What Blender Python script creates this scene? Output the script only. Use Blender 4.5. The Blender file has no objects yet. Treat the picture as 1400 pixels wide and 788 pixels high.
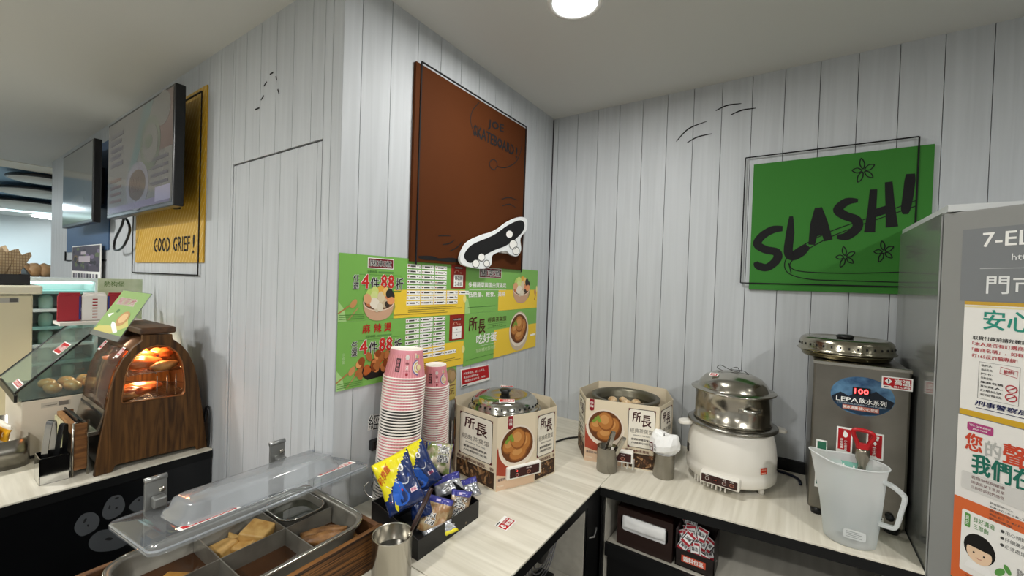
import bpy, bmesh, math, random
from math import sin, cos, pi, radians
from mathutils import Vector, Matrix, noise
random.seed(7)
SC = bpy.context.scene
COL = SC.collection

# ------------------------------------------------------------------ camera
F = 563.45
MR = Matrix(((0.828, 0.035, -0.559), (0.559, 0.007, 0.829), (0.033, -0.999, -0.013)))
def _orth(m):
    r = Vector((m[0][0], m[1][0], m[2][0])).normalized()
    d = Vector((m[0][1], m[1][1], m[2][1])); d = (d - r * d.dot(r)).normalized()
    f = r.cross(d)
    return r, d, f
CR, CD, CF = _orth(MR)
EYE = Vector((0, 0, 1.55))
cam = bpy.data.cameras.new('camera'); camo = bpy.data.objects.new('camera', cam); COL.objects.link(camo)
cam.sensor_width = 36; cam.lens = F * 36 / 1400; cam.clip_start = .02
camo.matrix_world = Matrix(((CR.x, -CD.x, -CF.x, EYE.x), (CR.y, -CD.y, -CF.y, EYE.y), (CR.z, -CD.z, -CF.z, EYE.z), (0, 0, 0, 1)))
SC.camera = camo
def ray(x, y): return CR * (x - 700) + CD * (y - 394) + CF * F
def onz(x, y, z): d = ray(x, y); return EYE + d * ((z - EYE.z) / d.z)
def onx(x, y, X): d = ray(x, y); return EYE + d * (X / d.x)
def ony(x, y, Y): d = ray(x, y); return EYE + d * (Y / d.y)

# ------------------------------------------------------------------ world, view
w = bpy.data.worlds.new('world'); SC.world = w; w.use_nodes = True
w.node_tree.nodes['Background'].inputs[0].default_value = (.85, .95, 1, 1)
w.node_tree.nodes['Background'].inputs[1].default_value = 0.25
SC.view_settings.view_transform = 'Standard'; SC.view_settings.look = 'None'
SC.view_settings.gamma = 1; SC.view_settings.exposure = 0.0
try: SC.view_settings.use_curve_mapping = False
except Exception: pass
LAMP_W = 16.0
def disc_light(x, y, z, watt, size=.17, col=(1, .985, .95)):
    L = bpy.data.lights.new('downlight_lamp', 'AREA'); L.shape = 'DISK'; L.size = size; L.energy = watt; L.color = col
    o = bpy.data.objects.new('downlight_lamp', L); o.location = (x, y, z); COL.objects.link(o); return o
# ceiling downlights: one seen over the corner, the rest unseen, added for ambient light
LIGHTS = [(-.585, 1.165, 9), (1.3, .1, 26), (-.7, -.9, 26), (1.3, -1.9, 26), (-2.9, -.6, 26), (-2.9, -2.2, 20), (-.7, -2.5, 20), (-5.0, -.9, 24), (2.6, 1.0, 14)]
for lx, ly, lw in LIGHTS: disc_light(lx, ly, 2.40, lw)
disc_light(-8.3, 0.2, 2.38, 45, .5, (.8, .95, 1)); disc_light(-10.3, .8, 2.38, 40, .5, (.8, .95, 1))

# ------------------------------------------------------------------ materials
MATS = {}
def lin(c):
    if isinstance(c, str):
        c = c.lstrip('#'); c = [int(c[i:i + 2], 16) / 255 for i in (0, 2, 4)]
    return tuple(x / 12.92 if x <= .04045 else ((x + .055) / 1.055) ** 2.4 for x in c) + (1,)
def mat(name, c='#808080', rough=.5, metal=0, emit=None, es=1, bump=None, spec=.5, coat=0, var=None):
    """bump=(scale xyz, strength) ; var=(colour2, scale xyz, detail) mixes two colours by a noise"""
    if name in MATS: return MATS[name]
    m = bpy.data.materials.new(name); m.use_nodes = True; nt = m.node_tree; p = nt.nodes['Principled BSDF']
    p.inputs['Base Color'].default_value = lin(c); p.inputs['Roughness'].default_value = rough
    p.inputs['Metallic'].default_value = metal; p.inputs['Specular IOR Level'].default_value = spec
    p.inputs['Coat Weight'].default_value = coat
    if emit: p.inputs['Emission Color'].default_value = lin(emit); p.inputs['Emission Strength'].default_value = es
    def noise_tex(scale, detail=4, dist=0):
        tc = nt.nodes.new('ShaderNodeTexCoord'); mp = nt.nodes.new('ShaderNodeMapping'); oi = nt.nodes.new('ShaderNodeObjectInfo')
        mp.inputs['Scale'].default_value = scale
        va = nt.nodes.new('ShaderNodeVectorMath'); va.operation = 'ADD'
        vs = nt.nodes.new('ShaderNodeVectorMath'); vs.operation = 'SCALE'; vs.inputs[3].default_value = 37
        cb = nt.nodes.new('ShaderNodeCombineXYZ')
        for i in range(3): nt.links.new(oi.outputs['Random'], cb.inputs[i])
        nt.links.new(cb.outputs[0], vs.inputs[0])
        nt.links.new(tc.outputs['Object'], mp.inputs[0]); nt.links.new(mp.outputs[0], va.inputs[0]); nt.links.new(vs.outputs[0], va.inputs[1])
        n = nt.nodes.new('ShaderNodeTexNoise'); n.inputs['Scale'].default_value = 1; n.inputs['Detail'].default_value = detail; n.inputs['Distortion'].default_value = dist
        nt.links.new(va.outputs[0], n.inputs['Vector']); return n
    if var:
        n = noise_tex(var[1], 6, var[3] if len(var) > 3 else 0); r = nt.nodes.new('ShaderNodeValToRGB')
        lo, hi = (var[4] if len(var) > 4 else (.35, .65))
        r.color_ramp.elements[0].position = lo; r.color_ramp.elements[1].position = hi
        r.color_ramp.elements[0].color = lin(c); r.color_ramp.elements[1].color = lin(var[0])
        nt.links.new(n.outputs['Fac'], r.inputs[0]); nt.links.new(r.outputs[0], p.inputs['Base Color'])
    if bump:
        n = noise_tex(bump[0], 3); b = nt.nodes.new('ShaderNodeBump'); b.inputs['Strength'].default_value = bump[1]; b.inputs['Distance'].default_value = .002
        nt.links.new(n.outputs['Fac'], b.inputs['Height']); nt.links.new(b.outputs[0], p.inputs['Normal'])
    MATS[name] = m; return m
def clear(name, tint='#ffffff', haze=.08, gloss=.5, rough=.06, hazecol='#c8ccd0'):
    """clear plastic or glass sheet: see-through, with a fresnel reflection and a little haze"""
    if name in MATS: return MATS[name]
    m = bpy.data.materials.new(name); m.use_nodes = True; nt = m.node_tree; nt.nodes.clear()
    o = nt.nodes.new('ShaderNodeOutputMaterial'); t = nt.nodes.new('ShaderNodeBsdfTransparent'); t.inputs[0].default_value = lin(tint)
    d = nt.nodes.new('ShaderNodeBsdfDiffuse'); d.inputs[0].default_value = lin(hazecol)
    g = nt.nodes.new('ShaderNodeBsdfGlossy'); g.inputs['Roughness'].default_value = rough
    m1 = nt.nodes.new('ShaderNodeMixShader'); m1.inputs[0].default_value = haze
    nt.links.new(t.outputs[0], m1.inputs[1]); nt.links.new(d.outputs[0], m1.inputs[2])
    lw = nt.nodes.new('ShaderNodeLayerWeight'); lw.inputs[0].default_value = .5
    pw = nt.nodes.new('ShaderNodeMath'); pw.operation = 'POWER'; pw.inputs[1].default_value = 3; nt.links.new(lw.outputs['Facing'], pw.inputs[0])
    ma = nt.nodes.new('ShaderNodeMath'); ma.operation = 'MULTIPLY_ADD'; ma.inputs[1].default_value = gloss; ma.inputs[2].default_value = .05; nt.links.new(pw.outputs[0], ma.inputs[0])
    m2 = nt.nodes.new('ShaderNodeMixShader'); nt.links.new(ma.outputs[0], m2.inputs[0])
    nt.links.new(m1.outputs[0], m2.inputs[1]); nt.links.new(g.outputs[0], m2.inputs[2]); nt.links.new(m2.outputs[0], o.inputs[0])
    MATS[name] = m; return m
def flat(c, rough=.55, name=None):      # printed ink of one colour
    return mat(name or 'ink_' + c.strip('#'), c, rough, spec=.3)

plankm = mat('whitewashed_plank', '#b9bdc0', .55, var=('#c5c9cc', (34, 34, 1.2), 6, 1.0, (.3, .7)), bump=((150, 150, 3), .08), spec=.25)
jointm = mat('plank_joint', '#4a464c', .9)
ceilm = mat('ceiling_paint', '#cfcfcb', .8, bump=((900, 900, 900), .1), spec=.2)
topx = mat('laminate_grain_x', '#cfc9b8', .38, var=('#e4dfd0', (2.2, 42, 10), 6, .5), spec=.4)
topy = mat('laminate_grain_y', '#cfc9b8', .38, var=('#e4dfd0', (42, 2.2, 10), 6, .5), spec=.4)
black = mat('black_laminate', '#0b0c0d', .45, spec=.3)
blackp = mat('black_plastic', '#141416', .35)
brownblk = mat('dark_brown_plastic', '#1d1513', .4)
steel = mat('stainless_steel', '#b4b0a6', .22, 1, bump=((8, 8, 200), .03))
steeld = mat('worn_steel', '#8a877f', .27, 1, bump=((60, 60, 60), .05), var=('#a29f97', (12, 12, 12), 3))
steelb = mat('brushed_steel', '#99958b', .3, 1, bump=((4, 4, 500), .06), var=('#827e74', (9, 2, 9), 2))
chrome = mat('chrome', '#d5d5d2', .1, 1)
white = mat('white_plastic', '#e9e7e0', .4)
paper = mat('white_paper', '#f2f2f0', .7)
wooddark = mat('roaster_wood', '#38230f', .55, var=('#654420', (10, 34, 2.2), 6, 2.2), bump=((30, 90, 4), .2), spec=.3)
woodbox = mat('scorched_wood', '#24160b', .6, var=('#86592c', (14, 3.0, 170), 6, 1.6, (.4, .66)), bump=((9, 4, 160), .2), spec=.3)
woodrim = mat('wood_rim', '#4a2f1b', .5, var=('#6f4a2a', (20, 6, 20), 4))
ink = flat('#1d1c1e'); wht = flat('#f4f3ee'); red = flat('#b4161e'); dred = flat('#7c1a22')
green = flat('#76b852'); yel = flat('#ecc83e'); cream = flat('#eddcb8')

# ------------------------------------------------------------------ mesh builder
class MB:
    def __init__(s): s.v = []; s.f = []; s.m = []; s.sm = []
    def add(s, vs, fs, mi=0, smooth=False):
        b = len(s.v); s.v += [tuple(v) for v in vs]
        for f in fs: s.f.append([b + i for i in f]); s.m.append(mi); s.sm.append(smooth)
        return s
    def box(s, x0, x1, y0, y1, z0, z1, mi=0):
        x0, x1 = sorted((x0, x1)); y0, y1 = sorted((y0, y1)); z0, z1 = sorted((z0, z1))
        return s.add([(x, y, z) for x in (x0, x1) for y in (y0, y1) for z in (z0, z1)],
              [(0, 1, 3, 2), (4, 6, 7, 5), (0, 4, 5, 1), (2, 3, 7, 6), (0, 2, 6, 4), (1, 5, 7, 3)], mi)
    def obox(s, c, ax, ay, az, mi=0):    # oriented box from centre and half-axis vectors
        c, ax, ay, az = map(Vector, (c, ax, ay, az))
        return s.add([c + ax * i + ay * j + az * k for i in (-1, 1) for j in (-1, 1) for k in (-1, 1)],
              [(0, 1, 3, 2), (4, 6, 7, 5), (0, 4, 5, 1), (2, 3, 7, 6), (0, 2, 6, 4), (1, 5, 7, 3)], mi)
    def lathe(s, prof, c=(0, 0, 0), n=40, mi=0, sx=1, sy=1, cap=False):   # prof: (r,z) list
        c = Vector(c); vs = []; fs = []
        for r, z in prof:
            for i in range(n):
                a = 2 * pi * i / n; vs.append((c.x + r * cos(a) * sx, c.y + r * sin(a) * sy, c.z + z))
        for j in range(len(prof) - 1):
            for i in range(n):
                k = (i + 1) % n; fs.append((j * n + i, j * n + k, (j + 1) * n + k, (j + 1) * n + i))
        if cap: fs.append(tuple(range(n))[::-1]); fs.append(tuple((len(prof) - 1) * n + i for i in range(n)))
        return s.add(vs, fs, mi, True)
    def tube(s, pts, r, n=8, mi=0, closed=False, cap=True):
        pts = [Vector(p) for p in pts]; N = len(pts); vs = []; fs = []; up = Vector((0.12, .31, .94)); prev = None
        for i, p in enumerate(pts):
            if closed: t = pts[(i + 1) % N] - pts[i - 1]
            else: t = pts[min(i + 1, N - 1)] - pts[max(i - 1, 0)]
            t.normalize(); a = (prev if prev else up); a = a - t * a.dot(t)
            if a.length < 1e-4: a = t.orthogonal()
            a.normalize(); prev = a; b = t.cross(a); rr = r[i] if isinstance(r, (list, tuple)) else r
            for k in range(n):
                an = 2 * pi * k / n; vs.append(p + (a * cos(an) + b * sin(an)) * rr)
        for j in range(N if closed else N - 1):
            q = (j + 1) % N
            for k in range(n):
                l = (k + 1) % n; fs.append((j * n + k, j * n + l, q * n + l, q * n + k))
        if cap and not closed: fs.append(tuple(range(n))[::-1]); fs.append(tuple((N - 1) * n + k for k in range(n)))
        return s.add(vs, fs, mi, True)
    def prism(s, poly, fn, mi=0):    # poly 2D, fn(u,v,t) -> point, t in 0..1 is the thickness
        n = len(poly); vs = [fn(u, v, 0) for u, v in poly] + [fn(u, v, 1) for u, v in poly]
        fs = [tuple(range(n))[::-1], tuple(range(n, 2 * n))] + [(i, (i + 1) % n, n + (i + 1) % n, n + i) for i in range(n)]
        return s.add(vs, fs, mi)
    def blob(s, c, rx, ry, rz, mi=0, seed=0, amp=.12, nu=14, nv=9, rot=None, fr=2.0):
        c = Vector(c); vs = []; fs = []
        for j in range(nv + 1):
            th = pi * j / nv
            for i in range(nu):
                a = 2 * pi * i / nu; d = Vector((sin(th) * cos(a), sin(th) * sin(a), cos(th)))
                k = 1 + amp * noise.noise(d * fr + Vector((seed * 3.7, seed, -seed)))
                q = Vector((d.x * rx * k, d.y * ry * k, d.z * rz * k))
                if rot: q = rot @ q
                vs.append(c + q)
        for j in range(nv):
            for i in range(nu):
                k = (i + 1) % nu; fs.append((j * nu + i, (j + 1) * nu + i, (j + 1) * nu + k, j * nu + k))
        return s.add(vs, fs, mi, True)
    def build(s, name, mats, parent=None, bevel=0, sub=0, solid=0, seg=2, loc=None):
        me = bpy.data.meshes.new(name)
        o0 = Vector(loc) if loc else Vector((0, 0, 0))
        me.from_pydata([tuple(Vector(v) - o0) for v in s.v], [], s.f)
        if not isinstance(mats, (list, tuple)): mats = [mats]
        for m in mats: me.materials.append(m)
        me.polygons.foreach_set('material_index', s.m); me.polygons.foreach_set('use_smooth', s.sm)
        bm = bmesh.new(); bm.from_mesh(me); bmesh.ops.remove_doubles(bm, verts=bm.verts, dist=1e-6) if len(s.v) < 40000 else None
        if not getattr(s, 'noflip', False): bmesh.ops.recalc_face_normals(bm, faces=bm.faces)
        bm.to_mesh(me); bm.free(); me.update()
        o = bpy.data.objects.new(name, me); COL.objects.link(o); o.location = o0
        if parent: adopt(o, parent)
        if solid: md = o.modifiers.new('s', 'SOLIDIFY'); md.thickness = solid; md.offset = 0
        if bevel:
            md = o.modifiers.new('b', 'BEVEL'); md.width = bevel; md.segments = seg; md.limit_method = 'ANGLE'; md.harden_normals = False
        if sub: md = o.modifiers.new('u', 'SUBSURF'); md.levels = sub; md.render_levels = sub
        return o
def wmat(o): return (wmat(o.parent) @ o.matrix_parent_inverse if o.parent else Matrix.Identity(4)) @ o.matrix_basis
def adopt(o, parent): o.parent = parent; o.matrix_parent_inverse = wmat(parent).inverted()
def tag(o, label=None, cat=None, group=None, kind=None):
    if label: o['label'] = label
    if cat: o['category'] = cat
    if group: o['group'] = group
    if kind: o['kind'] = kind
    return o
def thing(name, loc, label, cat, group=None):
    o = bpy.data.objects.new(name, None); COL.objects.link(o); o.location = loc; o.empty_display_size = .05
    return tag(o, label, cat, group)
def dup(root, loc=None, label=None, rot=None, group=None):
    kids = {}
    for o in COL.objects:
        if o.parent: kids.setdefault(o.parent.name, []).append(o)
    def rec(o, par):
        c = o.copy(); COL.objects.link(c)
        if par: c.parent = par
        for k in kids.get(o.name, []): rec(k, c)
        return c
    c = rec(root, None)
    if loc is not None: c.location = loc
    if rot is not None: c.rotation_euler = rot
    if label: c['label'] = label
    if group: c['group'] = group
    return c
def B(name, m, parent, *bx, bevel=0, **k): return MB().box(*bx).build(name, m, parent, bevel=bevel, **k)

# ------------------------------------------------------------------ flat printing on a surface
GC = {}
def glyphs(s, bold=0, res=2):
    key = (s, bold, res)
    if key in GC: return GC[key]
    cu = bpy.data.curves.new('t', 'FONT'); cu.body = s; cu.size = 1; cu.offset = bold; cu.resolution_u = res
    ob = bpy.data.objects.new('t', cu); COL.objects.link(ob)
    dg = bpy.context.evaluated_depsgraph_get(); me = bpy.data.meshes.new_from_object(ob.evaluated_get(dg))
    vs = [(v.co.x, v.co.y) for v in me.vertices]; fs = [tuple(p.vertices) for p in me.polygons]
    bpy.data.objects.remove(ob); bpy.data.curves.remove(cu); bpy.data.meshes.remove(me)
    if vs:
        x0 = min(v[0] for v in vs); x1 = max(v[0] for v in vs); y0 = min(v[1] for v in vs); y1 = max(v[1] for v in vs)
        vs = [((x - x0) / max(x1 - x0, 1e-6), (y - y0) / max(y1 - y0, 1e-6)) for x, y in vs]
    GC[key] = (vs, fs); return GC[key]
LY = .00025
class Art:
    """collects flat shapes (u,v) on a surface given by fn(u,v,offset); one object holds the whole print"""
    def __init__(s, fn=None, O=None, U=None, V=None):
        s.mb = MB(); s.mb.noflip = True; s.mats = []; s.k = 1
        if fn: s.fn = fn
        else: s.frame(O, U, V)
    def frame(s, O, U, V):
        O = Vector(O); U = Vector(U).normalized(); V = Vector(V).normalized(); N = U.cross(V)
        s.fn = lambda u, v, h: O + U * u + V * v + N * h
    def mi(s, m):
        if isinstance(m, str): m = flat(m)
        if m not in s.mats: s.mats.append(m)
        return s.mats.index(m)
    def lay(s, L):      # every shape sits a few microns above the one laid before it
        s.cnt = (getattr(s, 'cnt', 0) + 1) % 40; return L * LY + s.cnt * 6e-6
    def poly(s, pts, m, L=1):
        h = s.lay(L); s.mb.add([s.fn(u, v, h) for u, v in pts], [tuple(range(len(pts)))], s.mi(m)); return s
    def fan(s, pts, m, L=1):
        cu = sum(p[0] for p in pts) / len(pts); cv = sum(p[1] for p in pts) / len(pts); n = len(pts)
        h = s.lay(L); s.mb.add([s.fn(u, v, h) for u, v in list(pts) + [(cu, cv)]], [(i, (i + 1) % n, n) for i in range(n)], s.mi(m)); return s
    def rect(s, u0, v0, u1, v1, m, L=1): return s.poly([(u0, v0), (u1, v0), (u1, v1), (u0, v1)], m, L)
    def grid(s, u0, v0, u1, v1, m, L=1, n=10, k=1):
        h = s.lay(L); vs = [s.fn(u0 + (u1 - u0) * i / n, v0 + (v1 - v0) * j / k, h) for j in range(k + 1) for i in range(n + 1)]
        s.mb.add(vs, [(j * (n + 1) + i, j * (n + 1) + i + 1, (j + 1) * (n + 1) + i + 1, (j + 1) * (n + 1) + i) for j in range(k) for i in range(n)], s.mi(m), True); return s
    def ell(s, cu, cv, ru, rv, m, L=1, rot=0, n=22):
        c, q = cos(rot), sin(rot)
        return s.fan([(cu + ru * cos(a) * c - rv * sin(a) * q, cv + ru * cos(a) * q + rv * sin(a) * c) for a in [2 * pi * i / n for i in range(n)]], m, L)
    def stroke(s, pts, w, m, L=2, closed=False):
        n = len(pts); ws = w if isinstance(w, (list, tuple)) else [w] * n
        lv = []; rv = []
        for i in range(n):
            a = pts[(i - 1) % n] if (closed or i) else pts[0]; b = pts[(i + 1) % n] if (closed or i < n - 1) else pts[-1]
            dx, dy = b[0] - a[0], b[1] - a[1]; l = math.hypot(dx, dy) or 1; nx, ny = -dy / l * ws[i] / 2, dx / l * ws[i] / 2
            lv.append((pts[i][0] + nx, pts[i][1] + ny)); rv.append((pts[i][0] - nx, pts[i][1] - ny))
        h = s.lay(L); vs = [s.fn(u, v, h) for u, v in rv + lv]
        s.mb.add(vs, [(i, (i + 1) % n, n + (i + 1) % n, n + i) for i in range(n if closed else n - 1)], s.mi(m)); return s
    def text(s, t, u0, v0, u1, v1, m, bold=0, L=4, res=2, shear=0, vec=None):
        """fits the text into the rectangle; vec=(P00,P10,P01) fits it into a parallelogram instead"""
        vs, fs = glyphs(t, 0, 1 if bold < .015 else res)
        if bold >= .015 and not getattr(s, '_in', False):      # heavier strokes: the same glyphs laid again, shifted by a hair
            s._in = True; e = min(bold, .14) * .55
            if vec: du = [(vec[1][i] - vec[0][i]) for i in (0, 1)]; dv = [(vec[2][i] - vec[0][i]) for i in (0, 1)]
            else: du = (u1 - u0, 0); dv = (0, v1 - v0)
            nch = max(1, len(t))
            for sx, sy in ((-1, -.6), (1, -.6), (-1, .6), (1, .6)):
                ox = du[0] * sx * e / nch + dv[0] * sy * e; oy = du[1] * sx * e / nch + dv[1] * sy * e
                if vec: s.text(t, 0, 0, 0, 0, m, 0, L, 1, 0, [(p_[0] + ox, p_[1] + oy) for p_ in vec])
                else: s.text(t, u0 + ox, v0 + oy, u1 + ox, v1 + oy, m, 0, L, 1, shear)
            s._in = False
        if vec:
            a, b, c = vec; q = [(a[0] + (b[0] - a[0]) * x + (c[0] - a[0]) * y, a[1] + (b[1] - a[1]) * x + (c[1] - a[1]) * y) for x, y in vs]
        else: q = [(u0 + (u1 - u0) * x + shear * (v1 - v0) * y, v0 + (v1 - v0) * y) for x, y in vs]
        h = s.lay(L); s.mb.add([s.fn(u, v, h) for u, v in q], fs, s.mi(m)); return s
    def vtext(s, t, u0, v0, u1, v1, m, bold=0, L=4, gap=.12):
        h = (v1 - v0) / len(t)
        for i, ch in enumerate(t): s.text(ch, u0, v1 - h * (i + 1) + h * gap / 2, u1, v1 - h * i - h * gap / 2, m, bold, L)
        return s
    def build(s, name, parent=None, **k):
        o = s.mb.build(name, s.mats, parent, **k); return o
def smooth(pts, k=6, closed=False):      # Catmull-Rom
    out = []; n = len(pts)
    for i in range(n if closed else n - 1):
        p = [pts[(i + j) % n] if closed else pts[min(max(i + j, 0), n - 1)] for j in (-1, 0, 1, 2)]
        for q in range(k):
            t = q / k
            out.append(tuple(.5 * (2 * p[1][d] + (p[2][d] - p[0][d]) * t + (2 * p[0][d] - 5 * p[1][d] + 4 * p[2][d] - p[3][d]) * t * t + (3 * p[1][d] - p[0][d] - 3 * p[2][d] + p[3][d]) * t ** 3) for d in range(len(p[1]))))
    if not closed: out.append(tuple(pts[-1]))
    return out
def rrect(x0, y0, x1, y1, r, n=4):       # rounded rectangle outline
    out = []
    for cx, cy, a in ((x1 - r, y1 - r, 0), (x0 + r, y1 - r, pi / 2), (x0 + r, y0 + r, pi), (x1 - r, y0 + r, 1.5 * pi)):
        for i in range(n + 1): out.append((cx + r * cos(a + pi / 2 * i / n), cy + r * sin(a + pi / 2 * i / n)))
    return out
def plate(name, outer, holes, fn, m, parent, bevel=0):
    """flat plate of 2D outline with holes, fn(u,v,t)"""
    bm = bmesh.new(); 
    for loop in [outer] + holes:
        vs = [bm.verts.new((u, v, 0)) for u, v in loop]
        for i in range(len(vs)): bm.edges.new((vs[i], vs[(i + 1) % len(vs)]))
    r = bmesh.ops.triangle_fill(bm, edges=bm.edges[:], use_beauty=True, use_dissolve=False, normal=(0, 0, 1))
    bmesh.ops.recalc_face_normals(bm, faces=bm.faces)
    g = bmesh.ops.extrude_face_region(bm, geom=bm.faces[:])
    for e in g['geom']:
        if isinstance(e, bmesh.types.BMVert): e.co.z = 1
    for v in bm.verts: v.co = fn(v.co.x, v.co.y, v.co.z)
    bmesh.ops.recalc_face_normals(bm, faces=bm.faces)
    me = bpy.data.meshes.new(name); bm.to_mesh(me); bm.free(); me.materials.append(m)
    o = bpy.data.objects.new(name, me); COL.objects.link(o)
    if parent: adopt(o, parent)
    if bevel: md = o.modifiers.new('b', 'BEVEL'); md.width = bevel; md.segments = 2; md.limit_method = 'ANGLE'
    return o

# ------------------------------------------------------------------ room shell
CZ = 2.43; XW2 = -1.078; YW1 = .70; YW3 = 1.95; YEND = -5.2
def struct(name, m, *bx, bevel=0): return tag(B(name, m, None, *bx, bevel=bevel), kind='structure')
floorm = mat('floor_tile', '#a39f97', .35, var=('#9c9891', (3, 3, 3), 3))
struct('floor', floorm, -11.6, 3.4, -3.6, 2.6, -.05, 0)
struct('ceiling', ceilm, YEND - .25, 3.4, -3.6, 2.1, CZ, CZ + .06)
wall1 = struct('wall_left', jointm, YEND, -1.092, YW1 + .008, YW1 + .12, 0, CZ)
wall2 = struct('wall_center', jointm, XW2 - .12, XW2 - .008, YW1 + .014, YW3 + .12, 0, CZ)
wall3 = struct('wall_back', jointm, XW2 - .008, 3.4, YW3 + .008, YW3 + .12, 0, CZ)
plainw = mat('plain_wall_paint', '#b9bcbd', .7)
struct('wall_right', plainw, 3.4, 3.5, -3.6, 2.1, 0, CZ)
struct('wall_rear', plainw, -11.6, 3.4, -3.7, -3.6, 0, CZ + .3)
G = .0022
def planks(edges, fn, parent, zr, mp=plankm):
    first = {}
    for a, b in zip(edges[:-1], edges[1:]):
        wd = round(abs(b - a), 4); key = (wd, zr)
        p, r = fn((a + b) / 2)
        if key in first: o = first[key].copy(); COL.objects.link(o)
        else:
            o = MB().box(-wd / 2 + G / 2, wd / 2 - G / 2, 0, .012, zr[0], zr[1]).build('plank', mp, None); first[key] = o
        o.location = p; o.rotation_euler = (0, 0, r); o.parent = parent; o.matrix_parent_inverse = wmat(parent).inverted()
def seq(a, b, step):
    out = [a]; x = a
    while x + step < b - .02: x += step; out.append(x)
    out.append(b); return out
# wall_back: boards every 11.2 cm
e3 = [-1.078] + [-1.05 + .1118 * i for i in range(0, 40)]; e3 = [e for e in e3 if e < 3.38]
planks(e3, lambda c: ((c, YW3, 0), 0), wall3, (0, CZ))
e2 = [.70, .761, .869, .98, 1.09, 1.2, 1.312, 1.424, 1.548, 1.668, 1.769, 1.86, 1.94]
planks(e2, lambda c: ((XW2, c, 0), pi / 2), wall2, (0, CZ))
e1 = [-1.078, -1.129] + [-1.129 - .1085 * i for i in range(1, 38)]; e1 = e1[::-1]
DX0, DX1, DZ = -1.762, -1.170, 1.957
wf = lambda c: ((c, YW1, 0), 0)
planks([e for e in e1 if e < DX0] + [DX0], wf, wall1, (0, CZ))
planks([DX0] + [e for e in e1 if DX0 < e < DX1] + [DX1], wf, wall1, (DZ + .003, CZ))
planks([DX1] + [e for e in e1 if e > DX1], wf, wall1, (0, CZ))
door = tag(B('door_1', jointm, None, DX0 + .002, DX1 - .002, YW1 + .0055, YW1 + .0078, .02, DZ - .002), kind='structure')
dfn = lambda c: ((c, YW1 + .0016, 0), 0)
de = [DX0 + .003, -1.742] + [-1.742 + .1085 * i for i in range(1, 6)] + [DX1 - .004]
for a, b in zip(de[:-1], de[1:]):
    o = MB().box((a - b) / 2 + G / 2, (b - a) / 2 - G / 2, 0, .0035, .02, DZ - .003).build('plank', plankm, None)
    o.location = ((a + b) / 2, YW1 + .0016, 0); adopt(o, door)
# far room beyond the end of the left wall
bluec = mat('blue_ceiling_paint', '#86a8c2', .6)
struct('ceiling_far', bluec, -9.9, YEND - .62, -3.6, 2.6, CZ + .02, CZ + .08)
struct('trim_1', mat('cove_cream', '#e6dfcf', .6), YEND - .62, YEND - .25, -3.6, 2.6, CZ - .004, CZ + .05)
cove = struct('trim_2', mat('light_cove', '#e8ffff', .5, emit='#dffcff', es=1.6), -10.7, -9.9, -3.6, 2.6, CZ + .02, CZ + .08)
struct('ceiling_far_back', ceilm, -11.6, -10.7, -3.6, 2.6, CZ + .02, CZ + .08)
struct('wall_far', mat('far_wall_paint', '#cfd4d6', .6), -11.7, -11.6, -3.7, 2.7, 0, CZ + .1)
struct('wall_far_side', mat('far_wall_paint'), -11.6, YEND - .02, 2.6, 2.7, 0, CZ + .1)
for i, (cx, cy, rx, ry) in enumerate([(58, 246, .14, .10), (54, 264, .22, .15), (34, 281, .36, .24)]):
    p = onz(cx, cy, 2.40)
    nm = ['nearest and smallest', 'middle', 'farthest and widest'][i]
    t = thing('ring_lamp', p, 'oval black rimmed ceiling ring on blue ceiling, %s of the three' % nm, 'ceiling ring')
    MB().tube([p + Vector((rx * 1.9 * cos(a), ry * 2.2 * sin(a), 0)) for a in [2 * pi * k / 32 for k in range(32)]], .016, 8, closed=True).build('ring', blackp, t)
    MB().lathe([(0, -.016), (1, -.016), (1, .01), (0, .01)], p, 32, sx=rx * 1.85, sy=ry * 2.15).build('panel', mat('ring_panel', '#d6d3cc', .6), t)
for i, (cx, cy) in enumerate([(59, 296), (47, 308.5)]):
    p = onz(cx, cy, CZ + .012) if i == 0 else onz(cx, cy, CZ + .012)
    p.x = max(p.x, -11.4 + .2 * i)
    t = thing('downlight', p, ['small round downlight in far blue ceiling beside light strip', 'small round downlight near far wall below light strip'][i], 'ceiling light')
    MB().lathe([(.13, 0), (.13, -.02), (.10, -.02), (.10, -.012), (0, -.012)], p, 28, cap=False).build('diffuser', mat('downlight_glow', '#ffffff', .5, emit='#ffffff', es=6), t)

# ceiling downlights of this room (only the first is in the frame, the others are added fill)
glow = mat('downlight_glow2', '#ffffff', .5, emit='#f4f8ff', es=12)
for i, (lx, ly, lw) in enumerate(LIGHTS):
    t = thing('downlight', (lx, ly, CZ), 'round white recessed ceiling downlight glowing at the top of the photo' if i == 0 else 'round recessed downlight added outside the view for ambient light', 'ceiling light', None if i == 0 else 'added downlights over the shop floor')
    MB().lathe([(.086, -.001), (.086, -.006), (.070, -.008), (.070, -.001)], (lx, ly, CZ), 40).build('trim_ring', white, t)
    MB().lathe([(0, -.003), (.070, -.003), (.070, -.001), (0, -.001)], (lx, ly, CZ), 40).build('diffuser', glow, t)

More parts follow.
